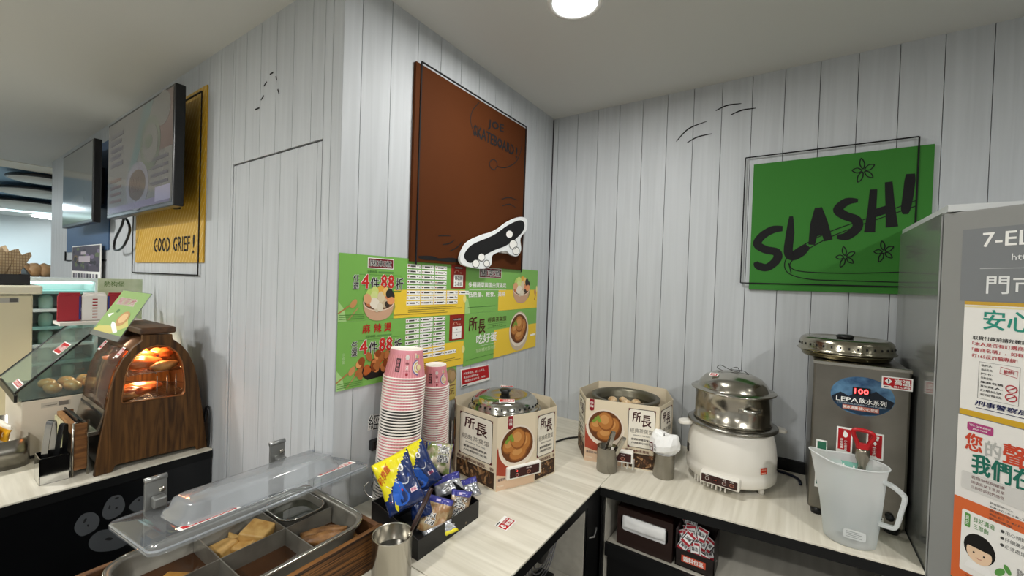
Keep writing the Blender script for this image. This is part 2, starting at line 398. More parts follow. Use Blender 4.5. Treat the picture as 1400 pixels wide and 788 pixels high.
# ------------------------------------------------------------------ counters
TZ = .85
def worktop(label, m, x0, x1, y0, y1, poly=None):
    t = thing('worktop', ((x0 + x1) / 2, (y0 + y1) / 2, TZ - .035), label, 'worktop')
    P = poly or [(x0, y0), (x1, y0), (x1, y1), (x0, y1)]
    MB().prism(P, lambda u, v, k: Vector((u, v, TZ - .006 + .006 * k))).build('laminate', m, t, bevel=.001)
    Q = P
    MB().prism(Q, lambda u, v, k: Vector((u, v, TZ - .036 + .0295 * k))).build('edge_board', black, t)
    return t
XF = -.527; g = .0012
worktop('pale grained laminate worktop under the noodle tray and pink cup stacks', topx, XW2 + .002, XF, .70 + g, 1.262 - g)
worktop('pale corner worktop section between the two egg pot boxes', topx, XW2 + .002, XF, 1.262 + g, YW3 - .002)
YC = 1.372; XR = .308
worktop('long pale laminate worktop under steamer and hot water dispenser', topy, XF + g, XR, YC, YW3 - .002, [(XF + g, YC), (XR, 1.452), (XR, YW3 - .002), (XF + g, YW3 - .002)])
worktop('pale worktop under the wooden broth pan box', topx, -1.26, XF, -.9, .70 - g)
XL = -1.88
worktop('far left pale worktop under the roaster warmer and glass case', topx, -3.3, XL, -1.6, .70 - .004)

# base cabinets
def frame_cabinet(name, loc, label):
    return thing(name, loc, label, 'cabinet')
# under the back worktop (open shelf)
t = frame_cabinet('open_shelf_cabinet', (-.1, 1.66, 0), 'black edged open shelf cabinet holding napkin box below the right worktop')
lam = mat('shelf_laminate', '#b4b0a4', .5, var=('#c2beb2', (30, 3, 30), 4))
B('side_panel', lam, t, XF + .012, XF + .016, YC + .03, YW3 - .01, .05, TZ - .037)
B('side_panel', black, t, XF + .004, XF + .012, YC + .01, YW3 - .01, .05, TZ - .037)
B('side_panel', black, t, XR - .016, XR - .002, 1.49, YW3 - .01, .05, TZ - .037)
B('shelf', lam, t, XF + .018, XR - .018, YC + .035, YW3 - .03, .622, .64)
B('shelf_edge', black, t, XF + .018, XR - .018, YC + .02, YC + .033, .60, .645)
B('back_panel', mat('grey_panel', '#8c8c87', .6), t, XF + .018, XR - .018, YW3 - .028, YW3 - .012, .05, TZ - .037)
B('front_panel', black, t, XF + .018, XR - .018, YC + .05, YC + .06, .05, .598)
# drawer fronts seen in the right part of the shelf
for k, (a, b) in enumerate([(-.14, .10), (.105, .29)]):
    d = B('door', mat('inner_door', '#93928b', .5), t, a, b, 1.80, 1.815, .642, .805, bevel=.002)
    MB().lathe([(0, 0), (.010, 0), (.013, .006), (.010, .013), (0, .014)], (0, 0, 0), 16).build('knob', blackp, None)
    kb = COL.objects[-1]; kb.matrix_basis = Matrix.Translation(((a + .08), 1.80, .765)) @ Matrix.Rotation(pi / 2, 4, 'X'); adopt(kb, d)
# under the left-of-corner worktop
t = frame_cabinet('open_shelf_cabinet', (-.8, 1.1, 0), 'dark open cabinet with plastic cup stacks below the middle worktop')
B('side_panel', black, t, XW2 + .02, XF - .006, 1.262, 1.276, .05, TZ - .037)
B('side_panel', lam, t, XW2 + .02, XF - .004, 1.252, 1.26, .05, TZ - .037)
B('side_panel', black, t, XW2 + .02, XF - .006, .705, .72, .05, TZ - .037)
B('shelf', lam, t, XW2 + .02, XF - .02, .722, 1.25, .56, .58)
B('back_panel', black, t, XW2 + .01, XW2 + .018, .705, 1.276, .05, TZ - .037)
B('front_panel', black, t, XF - .018, XF - .006, .722, 1.25, .05, .558)
t = frame_cabinet('corner_cabinet', (-.8, 1.6, 0), 'black closed corner cabinet between the two open shelves')
B('front_panel', black, t, XF - .02, XF - .004, 1.28, YC + .015, .05, TZ - .037)
B('body', black, t, XW2 + .02, XF - .022, 1.28, YW3 - .01, .05, TZ - .037)
MB().tube([(XF - .003, 1.30, .70), (XF + .002, 1.33, .69), (XF - .003, 1.36, .705)], .003, 6).build('cable', mat('grey_cable', '#8a8a88', .5), t)
t = frame_cabinet('oden_counter_cabinet', (-.9, .1, 0), 'black cabinet standing under the wooden broth pan box')
B('body', black, t, -1.25, XF - .006, -.9, .69, .05, TZ - .037)
# left counter: black front panel with grey paw shapes
t = frame_cabinet('service_counter_cabinet', (-2.5, -.4, 0), 'black counter front with grey paw prints below the roaster warmer')
B('front_panel', mat('gloss_black_panel', '#08090b', .28, spec=.5), t, XL - .014, XL - .004, -1.6, .695, .05, TZ - .037)
B('body', black, t, -3.28, XL - .02, -1.58, .69, .05, TZ - .037)
a = Art(O=(XL - .0035, 0, 0), U=(0, 1, 0), V=(0, 0, 1)); gr = flat('#4a4d50')
def pawpad(pts, holes):
    a.fan(smooth([tuple(onx(x, y, XL))[1:] for x, y in pts], 4, True), gr, 1)
    for h in holes: a.fan(smooth([tuple(onx(x, y, XL))[1:] for x, y in h], 3, True), ink, 2)
c1 = lambda L: [(100 + x / 5.325, 640 + y / 5.325) for x, y in L]
pawpad(c1([(10, 450), (35, 380), (85, 335), (155, 330), (195, 375), (175, 440), (120, 480), (55, 500)]), [c1([(75, 405), (85, 375), (102, 372), (92, 395)]), c1([(103, 418), (115, 415), (118, 428), (106, 430)])])
pawpad(c1([(215, 350), (225, 290), (260, 230), (310, 203), (355, 208), (380, 275), (345, 340), (260, 380)]), [c1([(258, 298), (268, 272), (275, 285), (268, 300)]), c1([(308, 295), (325, 285), (325, 298), (312, 304)]), c1([(303, 225), (330, 213), (335, 222), (310, 230)])])
pawpad(c1([(115, 570), (130, 510), (200, 460), (300, 450), (390, 475), (410, 530), (360, 580), (260, 610), (160, 610)]), [c1([(230, 525), (260, 510), (292, 515), (270, 532)])])
pawpad(c1([(410, 300), (440, 245), (490, 210), (540, 215), (560, 280), (500, 330)]), [c1([(470, 240), (485, 228), (490, 238), (478, 246)])])
a.build('paw_print', t)


# ------------------------------------------------------------------ wall art
w3 = lambda x, y: (lambda p: (p.x, p.z))(ony(x, y, YW3 - .012))
w2 = lambda x, y: (lambda p: (p.y, p.z))(onx(x, y, XW2 + .012))
w1 = lambda x, y: (lambda p: (p.x, p.z))(ony(x, y, YW1))
inkd = flat('#161617', .8); 
# green board on the back wall
gx0, gx1, gz0, gz1 = -.140, .386, 1.553, 2.062
t = thing('wall_board', ((gx0 + gx1) / 2, YW3 - .008, gz0), 'green wall board with brushed word SLASH and flower doodles', 'wall sign')
grn = mat('board_green', '#38762f', .7, spec=.15, var=('#3a7a32', (3, 3, 3), 2))
B('board', grn, t, gx0, gx1, YW3 - .012, YW3 - .0005, gz0, gz1)
a = Art(O=(0, YW3 - .012, 0), U=(1, 0, 0), V=(0, 0, 1))
S = lambda pts: [w3(900 + x / 2.718, 120 + y / 2.718) for x, y in pts]
k = lambda pts, wd, m=inkd, L=3, cl=False, q=5: a.stroke(smooth(S(pts), q, cl), wd if not isinstance(wd, list) else [(lambda t_: wd[min(int(t_), len(wd) - 1)] + (wd[min(int(t_) + 1, len(wd) - 1)] - wd[min(int(t_), len(wd) - 1)]) * (t_ % 1))(i / q) for i in range(len(smooth(pts, q, cl)))], m, L, cl)
W = .030
k([(462, 524), (425, 528), (385, 552), (368, 582), (398, 602), (440, 612), (440, 640), (405, 668), (372, 662), (362, 648)], [.02, .03, W, W, W, W, W, W, .03, .015])
k([(494, 478), (490, 540), (483, 610), (500, 628), (530, 610), (556, 588)], [.012, .028, W, W, .036, .02])
k([(592, 446), (582, 510), (570, 584)], [.016, .030, .020]); k([(598, 446), (612, 500), (632, 568)], [.016, .028, .026]); k([(582, 540), (632, 522)], .03)
k([(742, 420), (700, 424), (668, 452), (690, 474), (735, 492), (738, 522), (700, 552), (664, 554)], [.012, .028, W, W, W, W, .03, .014])
k([(800, 378), (793, 460), (785, 538)], [.020, .024, .031]); k([(856, 350), (861, 430), (868, 518)], [.020, .024, .033]); k([(790, 472), (868, 446)], .028)
k([(937, 320), (935, 345), (928, 400), (920, 450), (918, 470)], [.022, .028, .028, .026, .012])
tl = .0034
k([(962, 418), (800, 478), (650, 530), (560, 574), (500, 610), (470, 650), (484, 690), (560, 712), (700, 718), (900, 724)], tl)
k([(958, 440), (800, 494), (660, 546), (560, 598), (500, 640), (492, 668), (540, 684), (700, 690), (900, 686)], tl)
k([(484, 652), (494, 690)], tl)
for cx, cy, sc in ((762, 308, 1.0), (695, 630, .86), (838, 610, .88)):
    for i in range(5):
        an = radians(100 + 72 * i + 8 * (i % 2)); lx, ly = cos(an), -sin(an); px_, py_ = -ly, lx; r = 46 * sc * (1, .9, 1.05, .95, 1)[i]; ww = 9 * sc
        k([(cx + lx * 6, cy + ly * 6), (cx + lx * r * .55 + px_ * ww, cy + ly * r * .55 + py_ * ww), (cx + lx * r, cy + ly * r), (cx + lx * r * .55 - px_ * ww, cy + ly * r * .55 - py_ * ww)], .0036, cl=True)
a.build('brush_lettering', t)
# thin black outline frame around and behind the green board
fx0, fx1, fz0, fz1 = w3(1016, 300)[0], w3(1257, 187)[0], w3(1015, 387)[1], w3(1257, 187)[1]
o = MB(); q = .0022
for x0, x1, z0, z1 in ((fx0, fx1, fz0 - q, fz0 + q), (fx0, fx1, fz1 - q, fz1 + q), (fx0 - q, fx0 + q, fz0, fz1), (fx1 - q, fx1 + q, fz0, fz1)):
    o.box(x0, x1, YW3 - .0155, YW3 - .0125, z0, z1)
tag(o.build('outline_frame', inkd), 'thin black rectangle outline mounted over the green wall board', 'outline')
a = Art(O=(0, YW3, 0), U=(1, 0, 0), V=(0, 0, 1))
for pts in ([(212, 82), (255, 62), (308, 55)], [(268, 98), (310, 80), (362, 72)], [(65, 197), (110, 150), (178, 122)], [(105, 202), (145, 180), (198, 168)]):
    a = Art(O=(0, YW3, 0), U=(1, 0, 0), V=(0, 0, 1)); k(pts, [.004, .0065, .003], L=3)
    tag(a.build('motion_line'), '%s curved black motion stroke painted on planks left of green board' % {212: 'topmost', 268: 'second highest', 65: 'longest leftmost', 105: 'lowest'}[pts[0][0]], 'wall decal', 'motion strokes on the back wall')

# brown board on the middle wall
by0, by1, bz0, bz1 = .962, 1.664, 1.61, 2.282
t = thing('wall_board', (XW2 + .006, (by0 + by1) / 2, bz0), 'brown wall board with speech bubble reading JOE SKATEBOARD', 'wall sign')
B('board', mat('board_brown', '#4f2911', .8, spec=.1, var=('#532c13', (3, 3, 3), 2)), t, XW2 + .0005, XW2 + .012, by0, by1, bz0, bz1)
a = Art(O=(XW2 + .012, 0, 0), U=(0, 1, 0), V=(0, 0, 1))
S = lambda pts: [w2(540 + x / 2.54, 70 + y / 2.54) for x, y in pts]
k([(292, 178), (270, 205), (262, 235), (266, 262)], .004); k([(440, 296), (438, 340), (420, 384), (385, 404), (355, 402), (345, 412), (332, 405), (328, 388), (340, 376), (352, 384), (355, 402)], .004)
k([(266, 262), (275, 282), (290, 296)], .004)
q4 = lambda A, Bp, D: [S([A])[0], S([Bp])[0], S([D])[0]]
a.text('JOE', 0, 0, 0, 0, inkd, .05, vec=q4((322, 272), (376, 290), (324, 236)))
a.text('SKATEBOARD', 0, 0, 0, 0, inkd, .07, vec=q4((272, 292), (412, 362), (274, 254)))
a.text('!', 0, 0, 0, 0, inkd, .02, vec=q4((418, 370), (424, 373), (419, 332)))
for pts in ([(370, 515), (395, 508), (424, 518)], [(372, 538), (398, 532), (420, 545)], [(150, 642), (170, 640), (192, 642)], [(165, 672), (188, 668), (208, 655)], [(190, 695), (215, 682), (234, 662)]):
    k(pts, [.003, .005, .002])
a.fan(smooth(S([(82, 712), (130, 712), (150, 720), (200, 718), (236, 730), (200, 734), (150, 728), (95, 724)]), 4, True), inkd, 2)
a.build('bubble_lettering', t)
y0_, z0_ = .985, 1.60; y1_, z1_ = 1.652, 2.29
o = MB(); q = .0026
for u0, u1, v0, v1 in ((y0_, y1_, z1_ - q, z1_ + q), (y0_ - q, y0_ + q, z0_, z1_), (y1_ - q, y1_ + q, z0_, z1_)):
    o.box(XW2 + .0125, XW2 + .0155, u0, u1, v0, v1)
tag(o.build('outline_frame', inkd), 'thin black rectangle outline mounted over the brown wall board', 'outline')
# skateboard cut-out
t = thing('skateboard_cutout', (XW2 + .03, 1.5, 1.62), 'flat black skateboard cutout with white border on brown board', 'wall sign')
S = lambda pts: [(lambda p: (p.y, p.z))(onx(540 + x / 2.54, 70 + y / 2.54, XW2 + .036)) for x, y in pts]
outl = smooth(S([(226, 722), (236, 690), (256, 662), (300, 640), (352, 622), (395, 592), (436, 576), (458, 586), (456, 622), (436, 650), (438, 690), (424, 712), (400, 706), (384, 694), (340, 708), (334, 742), (310, 756), (268, 752), (236, 742)]), 4, True)
MB().prism(outl, lambda u, v, h: Vector((XW2 + .026 + .010 * h, u, v))).build('border', mat('foam_board_white', '#e9ecec', .55), t)
B('spacer', wht, t, XW2 + .012, XW2 + .026, 1.47, 1.52, 1.678, 1.70)
a = Art(O=(XW2 + .036, 0, 0), U=(0, 1, 0), V=(0, 0, 1))
a.fan(smooth(S([(240, 716), (248, 692), (275, 668), (340, 640), (390, 606), (430, 588), (448, 596), (446, 622), (420, 652), (385, 676), (340, 694), (290, 722), (260, 736)]), 5, True), inkd, 2)
for cx, cy, rx in ((397, 636, 12), (410, 672, 14), (420, 694, 12), (300, 716, 12), (280, 738, 12), (318, 738, 10)):
    pts = S([(cx + rx * cos(i * pi / 8), cy + rx * 1.15 * sin(i * pi / 8)) for i in range(16)])
    a.fan(pts, wht, 3); a.stroke(pts, .0028, inkd, 4, True)
a.build('deck_print', t)

# yellow board with stripes on the left wall
yx0, yx1, yz0, yz1 = -2.885, -2.006, 1.589, 2.318
t = thing('wall_board', ((yx0 + yx1) / 2, YW1 - .003, yz0), 'yellow diagonally striped wall board with words GOOD GRIEF', 'wall sign')
B('board', mat('board_yellow', '#c79a1e', .5), t, yx0, yx1, YW1 - .006, YW1 - .0005, yz0, yz1)
a = Art(O=(0, YW1 - .006, 0), U=(1, 0, 0), V=(0, 0, 1)); lt = flat('#e3cd84')
u = yx0 - .5
while u < yx1:
    pts = []
    for s_ in (0, 1):
        pass
    A0 = [u, yz0]; A1 = [u + (yz1 - yz0) * .62, yz1]
    def clipx(P, Q, X): f_ = (X - P[0]) / (Q[0] - P[0]); return [X, P[1] + f_ * (Q[1] - P[1])]
    if A1[0] > yx0:
        if A0[0] < yx0: A0 = clipx(A0, A1, yx0)
        if A1[0] > yx1: A1 = clipx(A0, A1, yx1)
        a.stroke([tuple(A0), tuple(A1)], .0035, lt, 1)
    u += .034
def w1t(s_, A_, B_, D_, bold=.02): a.text(s_, 0, 0, 0, 0, inkd, bold, vec=[w1(*A_), w1(*B_), w1(*D_)])
w1t('GOOD', (213, 345), (234.5, 344.5), (213.5, 326)); w1t('GRIEF', (239, 344), (262, 344), (239.5, 324)); w1t('!', (265.5, 347), (268, 347), (266.5, 321))
a.build('board_lettering', t)
o = MB(); q = .003
fx0, fx1, fz0, fz1 = -2.925, -2.05, 1.536, 2.30
for x0, x1, z0, z1 in ((fx0, fx1, fz0 - q, fz0 + q), (fx0, fx1, fz1 - q, fz1 + q), (fx0 - q, fx0 + q, fz0, fz1), (fx1 - q, fx1 + q, fz0, fz1)):
    o.box(x0, x1, YW1 - .0095, YW1 - .0065, z0, z1)
tag(o.build('outline_frame', inkd), 'thin black rectangle outline mounted over the yellow striped board', 'outline')
# blue board behind the far screen
t = thing('wall_board', (-3.95, YW1 - .003, 1.65), 'plain blue wall board behind the farther wall screen', 'wall sign')
B('board', mat('board_blue', '#3d5b80', .55), t, -4.52, -3.40, YW1 - .006, YW1 - .0005, 1.665, 2.33)
o = MB()
for x0, x1, z0, z1 in ((-4.56, -3.46, 1.60, 1.606), (-4.563, -4.557, 1.60, 1.67)): o.box(x0, x1, YW1 - .0095, YW1 - .0005, z0, z1)
tag(o.build('outline_frame', inkd), 'thin black outline under the plain blue wall board', 'outline')
# dashes of a flight path on the planks
a = Art(O=(0, YW1, 0), U=(1, 0, 0), V=(0, 0, 1))
for x0, y0, x1, y1 in [(369, 102, 374, 99), (361, 118, 365, 112), (357, 137, 361, 131), (348.5, 150.5, 355, 147.5), (377.5, 104, 378.5, 110), (380, 122, 382, 129)]:
    a = Art(O=(0, YW1, 0), U=(1, 0, 0), V=(0, 0, 1)); a.stroke([w1(x0, y0), w1(x1, y1)], .006, inkd, 3)
    tag(a.build('flight_dash'), 'small black dash of a dashed flight path printed above the door', 'wall decal', 'black flight path dashes')

# wall-mounted screens
def screen(label, X0, X1, Y, z0, z1, tail):
    t = thing('wall_screen', ((X0 + X1) / 2, Y, z0), label, 'television')
    MB().box(X0, X1, Y, Y + .035, z0, z1).build('housing', mat('tv_black', '#0c0c0e', .3), t, bevel=.004)
    g_ = MB().box(X0 + .012, X1 - .012, Y - .001, Y + .002, z0 + .016, z1 - .012).build('glass', mat('tv_glass', '#4d4b49', .16, spec=.8, coat=.6, emit='#6c6964', es=.06), t)
    B('wall_bracket', blackp, t, (X0 + X1) / 2 - .15, (X0 + X1) / 2 + .15, Y + .035, YW1 - .006, (z0 + z1) / 2 - .1, (z0 + z1) / 2 + .12)
    a = Art(O=(X0, Y - .001, z0), U=(1, 0, 0), V=(0, 0, 1)); W_, H_ = X1 - X0, z1 - z0
    c_ = lambda n, h, e: mat('tvink_' + n, '#%02x%02x%02x' % tuple(int(.55 * int(h[i:i + 2], 16) + .45 * 70) for i in (1, 3, 5)), .12, spec=.8, emit=h, es=e * .25)
    if tail:
        lav, teal, brn, gry, blu, grn_ = c_('a', '#5c5762', .25), c_('b', '#5c7a78', .3), c_('c', '#6e5048', .3), c_('d', '#7f7c76', .25), c_('e', '#4b6480', .3), c_('f', '#66705a', .25)
        a.rect(.014, .018, W_ - .014, H_ - .014, gry, 1)
        a.poly([(W_ * .60, H_ - .014), (W_ * .74, H_ - .014), (W_ * .48, H_ * .42), (W_ * .38, H_ * .42)], teal, 2)
        a.rect(W_ * .8, H_ * .5, W_ - .014, H_ - .014, brn, 2); a.ell(W_ * .86, H_ * .85, .09, .07, gry, 3)
        a.ell(W_ * .70, H_ * .60, .13, .115, grn_, 3); a.ell(W_ * .70, H_ * .60, .10, .085, gry, 4); a.ell(W_ * .68, H_ * .62, .05, .03, grn_, 5)
        a.poly([(W_ * .4, H_ * .42), (W_ * .52, H_ * .42), (W_ * .40, H_ * .30), (W_ * .34, H_ * .32)], blu, 3)
        a.ell(W_ * .52, H_ * .25, .16, .11, c_('g', '#8c8894', .3), 3); a.ell(W_ * .52, H_ * .26, .12, .07, c_('h', '#5e4a3c', .3), 4)
        for i in range(6): a.stroke(smooth([(W_ * .42 + i * .024, H_ * .20), (W_ * .43 + i * .024, H_ * .27), (W_ * .44 + i * .024, H_ * .33)], 3), .008, brn, 5)
        for r_ in range(5): a.rect(W_ * .06, H_ * (.82 - .075 * r_), W_ * (.28 - .03 * (r_ % 2)), H_ * (.82 - .075 * r_) + .02, lav, 3)
        for r_ in range(4): a.rect(W_ * .72, H_ * (.42 - .07 * r_), W_ * (.94), H_ * (.42 - .07 * r_) + .014, lav, 3)
        for r_ in range(4): a.rect(W_ * .06, H_ * (.36 - .07 * r_), W_ * .26, H_ * (.36 - .07 * r_) + .014, brn, 3)
        a.rect(W_ * .04, .02, W_ * .96, .05, c_('i', '#8a7fa0', .3), 3); a.rect(W_ * .78, .03, W_ * .97, .09, c_('j', '#aea9c8', .4), 4)
    else:
        a.rect(.014, .018, W_ - .014, H_ - .014, c_('k', '#686a64', .25), 1)
        a.rect(.014, .018, W_ - .014, .07, c_('l', '#7fa08a', .35), 2); a.ell(W_ * .5, H_ * .3, .2, .04, c_('m', '#82847e', .3), 2)
    a.build('screen_image', g_)
screen('nearer wall screen showing faded menu pictures over yellow board', -2.95, -2.02, .595, 1.809, 2.29, True)
screen('farther dim wall screen mounted in front of blue board', -4.05, -3.27, .60, 1.812, 2.285, False)
tag(MB().tube(smooth([ony(x, y, .66) for x, y in [(170, 296), (166, 310), (158, 326), (156, 340), (162, 342), (170, 335), (177, 318), (176, 306), (171, 297)]], 4), .006, 8).build('cable', blackp), 'black cable loop hanging below the nearer wall screen', 'cable')
t = thing('wall_outlet', ony(249, 283, YW1 - .01), 'tiny dark wall fitting on yellow board under screen', 'outlet')
p = ony(247, 283, YW1); B('body', blackp, t, p.x - .025, p.x + .02, YW1 - .02, YW1 - .006, p.z - .012, p.z + .012)
# picture card against the far wall planks
t = thing('display_poster', (-3.8, .66, 1.45), 'dark purple picture poster with white strip leaning by blue board', 'poster')
B('card', wht, t, -4.20, -3.46, .672, .678, 1.44, 1.70, bevel=.001)
a = Art(O=(-4.20, .672, 1.44), U=(1, 0, 0), V=(0, 0, 1))
a.rect(.01, .09, .73, .255, '#4c4552', 1)
for i in range(26): a.ell(random.uniform(.05, .7), random.uniform(.11, .24), random.uniform(.02, .06), random.uniform(.01, .02), random.choice(['#6d5a3e', '#39333f', '#7a6c86', '#2d2a30', '#5d6a4a']), 2)
a.rect(.2, .15, .5, .19, '#b9aeb6', 3); a.rect(.26, .2, .4, .22, '#b9aeb6', 3)
for i in range(9): a.rect(.04 + i * .075, .03, .09 + i * .075, .075, ['#5f5c63', '#8b8792', '#3f3d44'][i % 3], 2)
a.build('picture_print', t)

# ------------------------------------------------------------------ the four menu sheets on the middle wall
def veg_bowl(a, cu, cv, r, egg=False, L=3):
    a.ell(cu + r * .05, cv - r * .25, r * 1.02, r * .62, '#9a9a52' if not egg else '#a8a05a', L)
    bowl = [(cu - r, cv), (cu - r * .8, cv - r * .62), (cu - r * .35, cv - r * .92), (cu + r * .35, cv - r * .92), (cu + r * .8, cv - r * .62), (cu + r, cv)]
    a.fan(smooth(bowl, 3) , '#c9a184', L + 1); a.ell(cu, cv, r, r * .46, '#e6cdb6', L + 2); a.ell(cu, cv, r * .93, r * .40, '#6b4a35', L + 3)
    rnd = random.Random(int(cu * 1000))
    its = [(-.6, .55, '#b7cf6a', .3), (-.3, .72, '#c9d77c', .28), (-.75, .25, '#d9a277', .28), (.05, .75, '#e0a945', .3), (.4, .7, '#e8bf74', .25), (.62, .6, '#2b2a28', .26), (.8, .42, '#34302b', .24), (-.35, .4, '#cfd98e', .28), (.75, .1, '#e49a66', .26), (.5, .2, '#d9855b', .22), (.1, .35, '#d8c8a8', .3), (-.3, -.05, '#e6ddcb', .34), (.3, -.02, '#c9b596', .3), (-.65, -.02, '#c7794f', .22), (.05, -.32, '#dcd2bd', .24), (.5, -.15, '#3a2f28', .18), (-.15, -.42, '#cfc2a8', .18)]
    for x, y, c, s_ in its: a.ell(cu + x * r, cv + y * r * .8, s_ * r, s_ * r * .82, c, L + 4 + (its.index((x, y, c, s_)) % 3), rnd.random() * 3, 12)
def egg_bowl(a, cu, cv, r, L=3, squash=.92, bowl='#e9dccb'):
    a.ell(cu, cv, r, r * squash, bowl, L); a.ell(cu, cv + r * .05, r * .9, r * squash * .86, '#6a3d1e', L + 1)
    for x, y, rx, ry, rt in ((-.42, .06, .42, .36, .5), (.42, .12, .36, .5, -.2), (.02, .34, .44, .52, .2), (.05, -.38, .5, .34, .15)):
        a.ell(cu + x * r, cv + y * r, rx * r, ry * r, '#8f5526', L + 2 + 3 * ((x, y) == (.02, .34)) , rt, 16)
        a.ell(cu + x * r - .02 * r, cv + y * r + .03 * r, rx * r * .9, ry * r * .88, '#b9793c', L + 3 + 3 * ((x, y) == (.02, .34)), rt, 16)
        a.ell(cu + x * r - .06 * r, cv + y * r + .10 * r, rx * r * .55, ry * r * .5, '#cf9555', L + 4 + 3 * ((x, y) == (.02, .34)), rt, 14)
    for x, y in ((-.5, .42), (-.38, .5), (-.6, .3), (-.3, .36)): a.ell(cu + x * r, cv + y * r, .13 * r, .09 * r, '#7d9a3a', L + 8, x * 4, 8)
def sheet(label, Y0, Y1, z0l, z1l, z0r, z1r, draw):
    W_ = Y1 - Y0; X = XW2 + .0015 + .0012 * (draw is not None)
    t = thing('menu_sheet', (X, (Y0 + Y1) / 2, min(z0l, z0r)), label, 'poster')
    Ht = lambda u: (z1l - z0l) + ((z1r - z0r) - (z1l - z0l)) * u
    MB().add([(X, Y0, z0l), (X, Y1, z0r), (X, Y1, z1r), (X, Y0, z1l)], [(0, 1, 2, 3)]).build('sheet', mat('menu_paper_green', '#79b155', .35, spec=.35), t, solid=.0008)
    a = Art(fn=lambda u, v, h: Vector((X + .0005 + h, Y0 + W_ * u, (z0l + (z0r - z0l) * u) + Ht(u) * v)))
    a.asp = W_ / (z1l - z0l); draw(a); a.build('menu_print', t); return t
class Sq:      # keeps circles round on a sheet whose u,v both run 0..1
    def __init__(s, a): s.a = a; s.k = a.asp
    def __getattr__(s, n): return getattr(s.a, n)
    def ell(s, cu, cv, ru, rv, m, L=1, rot=0, n=22):
        c, q = cos(rot), sin(rot)
        s.a.fan([((cu + ru * cos(b) * c - rv * sin(b) * q) / s.k, cv + ru * cos(b) * q + rv * sin(b) * c) for b in [2 * pi * i / n for i in range(n)]], m, L)
    def fan(s, pts, m, L=1): s.a.fan([(x / s.k, y) for x, y in pts], m, L)
def title(a, u0, v0, u1, v1):
    a.rect(u0, v0, u1, v1, wht, 2); a.rect(u0 + .004, v0 + .012, u1 - .004, v1 - .012, '#6c1420', 3)
    a.text('關東煮', u0 + .016, v0 + .035, u1 - .016, v1 - .035, wht, .09, 4); a.text('關東煮', u0 + .016, v0 + .035, u1 - .016, v1 - .035, ink, .02, 5)
def chips(a, cells, u0, v1, du, dv, w_, h_):
    for c_, r_ in cells:
        x = u0 + c_ * du; y = v1 - r_ * dv
        a.rect(x, y - h_, x + w_, y, wht, 3); a.rect(x + w_ * .04, y - h_ * .62, x + w_ * .14, y - h_ * .3, ['#8c2a1c', '#4a4a30', '#96521e'][(c_ + r_) % 3], 4)
        a.rect(x + w_ * .22, y - h_ * .66, x + w_ * (.62 + .08 * ((r_ * 3 + c_) % 3) / 2), y - h_ * .32, '#4a4643', 4); a.rect(x + w_ * .72, y - h_ * .5, x + w_ * .8, y - h_ * .25, '#5a5653', 4); a.rect(x + w_ * .88, y - h_ * .66, x + w_ * .96, y - h_ * .42, '#8a8683', 4)
def promo(a, s_, head):
    a.rect(.36, 0, 1, .47, yel, 1); a.rect(.455, .0, .457, .0, yel, 1)
    if head == 0: title(a, .172, .80, .35, .965)
    else: a.text('麻', .15, .80, .2, .94, red, .03, 4); a.text('辣', .225, .80, .275, .94, red, .03, 4); a.text('燙', .295, .80, .345, .94, red, .03, 4)
    a.text('活動時間', .17, .725, .235, .77, '#3c6a34', .01, 3); a.rect(.245, .735, .35, .76, '#5a8d48', 3); a.rect(.12, .70, .42, .705, '#4d8240', 3)
    for dx, m_, b_, L_ in ((0, wht, .13, 5), (0, None, .045, 6)):
        kk = m_ or ink; rr = m_ or flat('#c02a22')
        a.vtext('任選', .085, .47, .118, .70, kk, b_, L_); a.text('4', .135, .49, .182, .70, rr, b_ + .02, L_); a.text('件', .195, .47, .25, .66, kk, b_ * .8, L_)
        a.text('88', .262, .49, .355, .71, rr, b_ + .02, L_); a.text('折', .37, .47, .425, .66, kk, b_ * .8, L_)
    a.rect(.26, .435, .41, .45, '#4a7a30', 3)
    a.stroke([(.0, .12), (.07, .24)], .012, '#b07a48', 3); s_.ell(.09 * s_.k, .26, .075, .045, '#c48d5a', 4, .9); a.stroke([(.06, .02), (.12, .20)], .008, '#b58b5e', 3)
    a.poly([(0, .0), (.05, 0), (.035, .18), (0, .3)], '#a5cd86', 2)
    a.rect(.845, .50, 1, 1.0, '#8e2718', 2); a.rect(.88, .88, .965, .925, '#3d1410', 3); a.text('門市限定優惠', .885, .888, .96, .917, wht, .01, 4)
    a.stroke([(.903 + .022 * cos(b), .80 + .05 * sin(b)) for b in [pi * i / 8 for i in range(9)]], .004, '#e9b9a0', 4)
    a.text('每日', .875, .79, .895, .82, '#e9b9a0', .01, 4); a.text('時段', .935, .79, .96, .82, '#e9b9a0', .01, 4)
    a.rect(.875, .53, .97, .765, wht, 3)
    if head == 0: a.text('08-22:00', .885, .665, .96, .745, '#5d5a58', .05, 4); a.text('21-00:00', .885, .55, .96, .63, '#5d5a58', .05, 4)
    else: a.rect(.88, .65, .965, .66, '#c9c7c2', 4); a.ell(.922, .71, .003, .012, '#555555', 4); a.ell(.922, .6, .003, .012, '#555555', 4)
    s_.ell(.995 * s_.k, .3, .05, .075, '#e9dd8e', 3)
    for i, (u_, wd) in enumerate([(.47, .44), (.47, .50), (.47, .32), (.36, .46)]): a.rect(u_, .155 - i * .035, u_ + wd, .165 - i * .035, '#8f7f36', 3)
    for i in range(3): a.rect(.005, .09 - i * .03, .16, .1 - i * .03, '#57893f', 3)
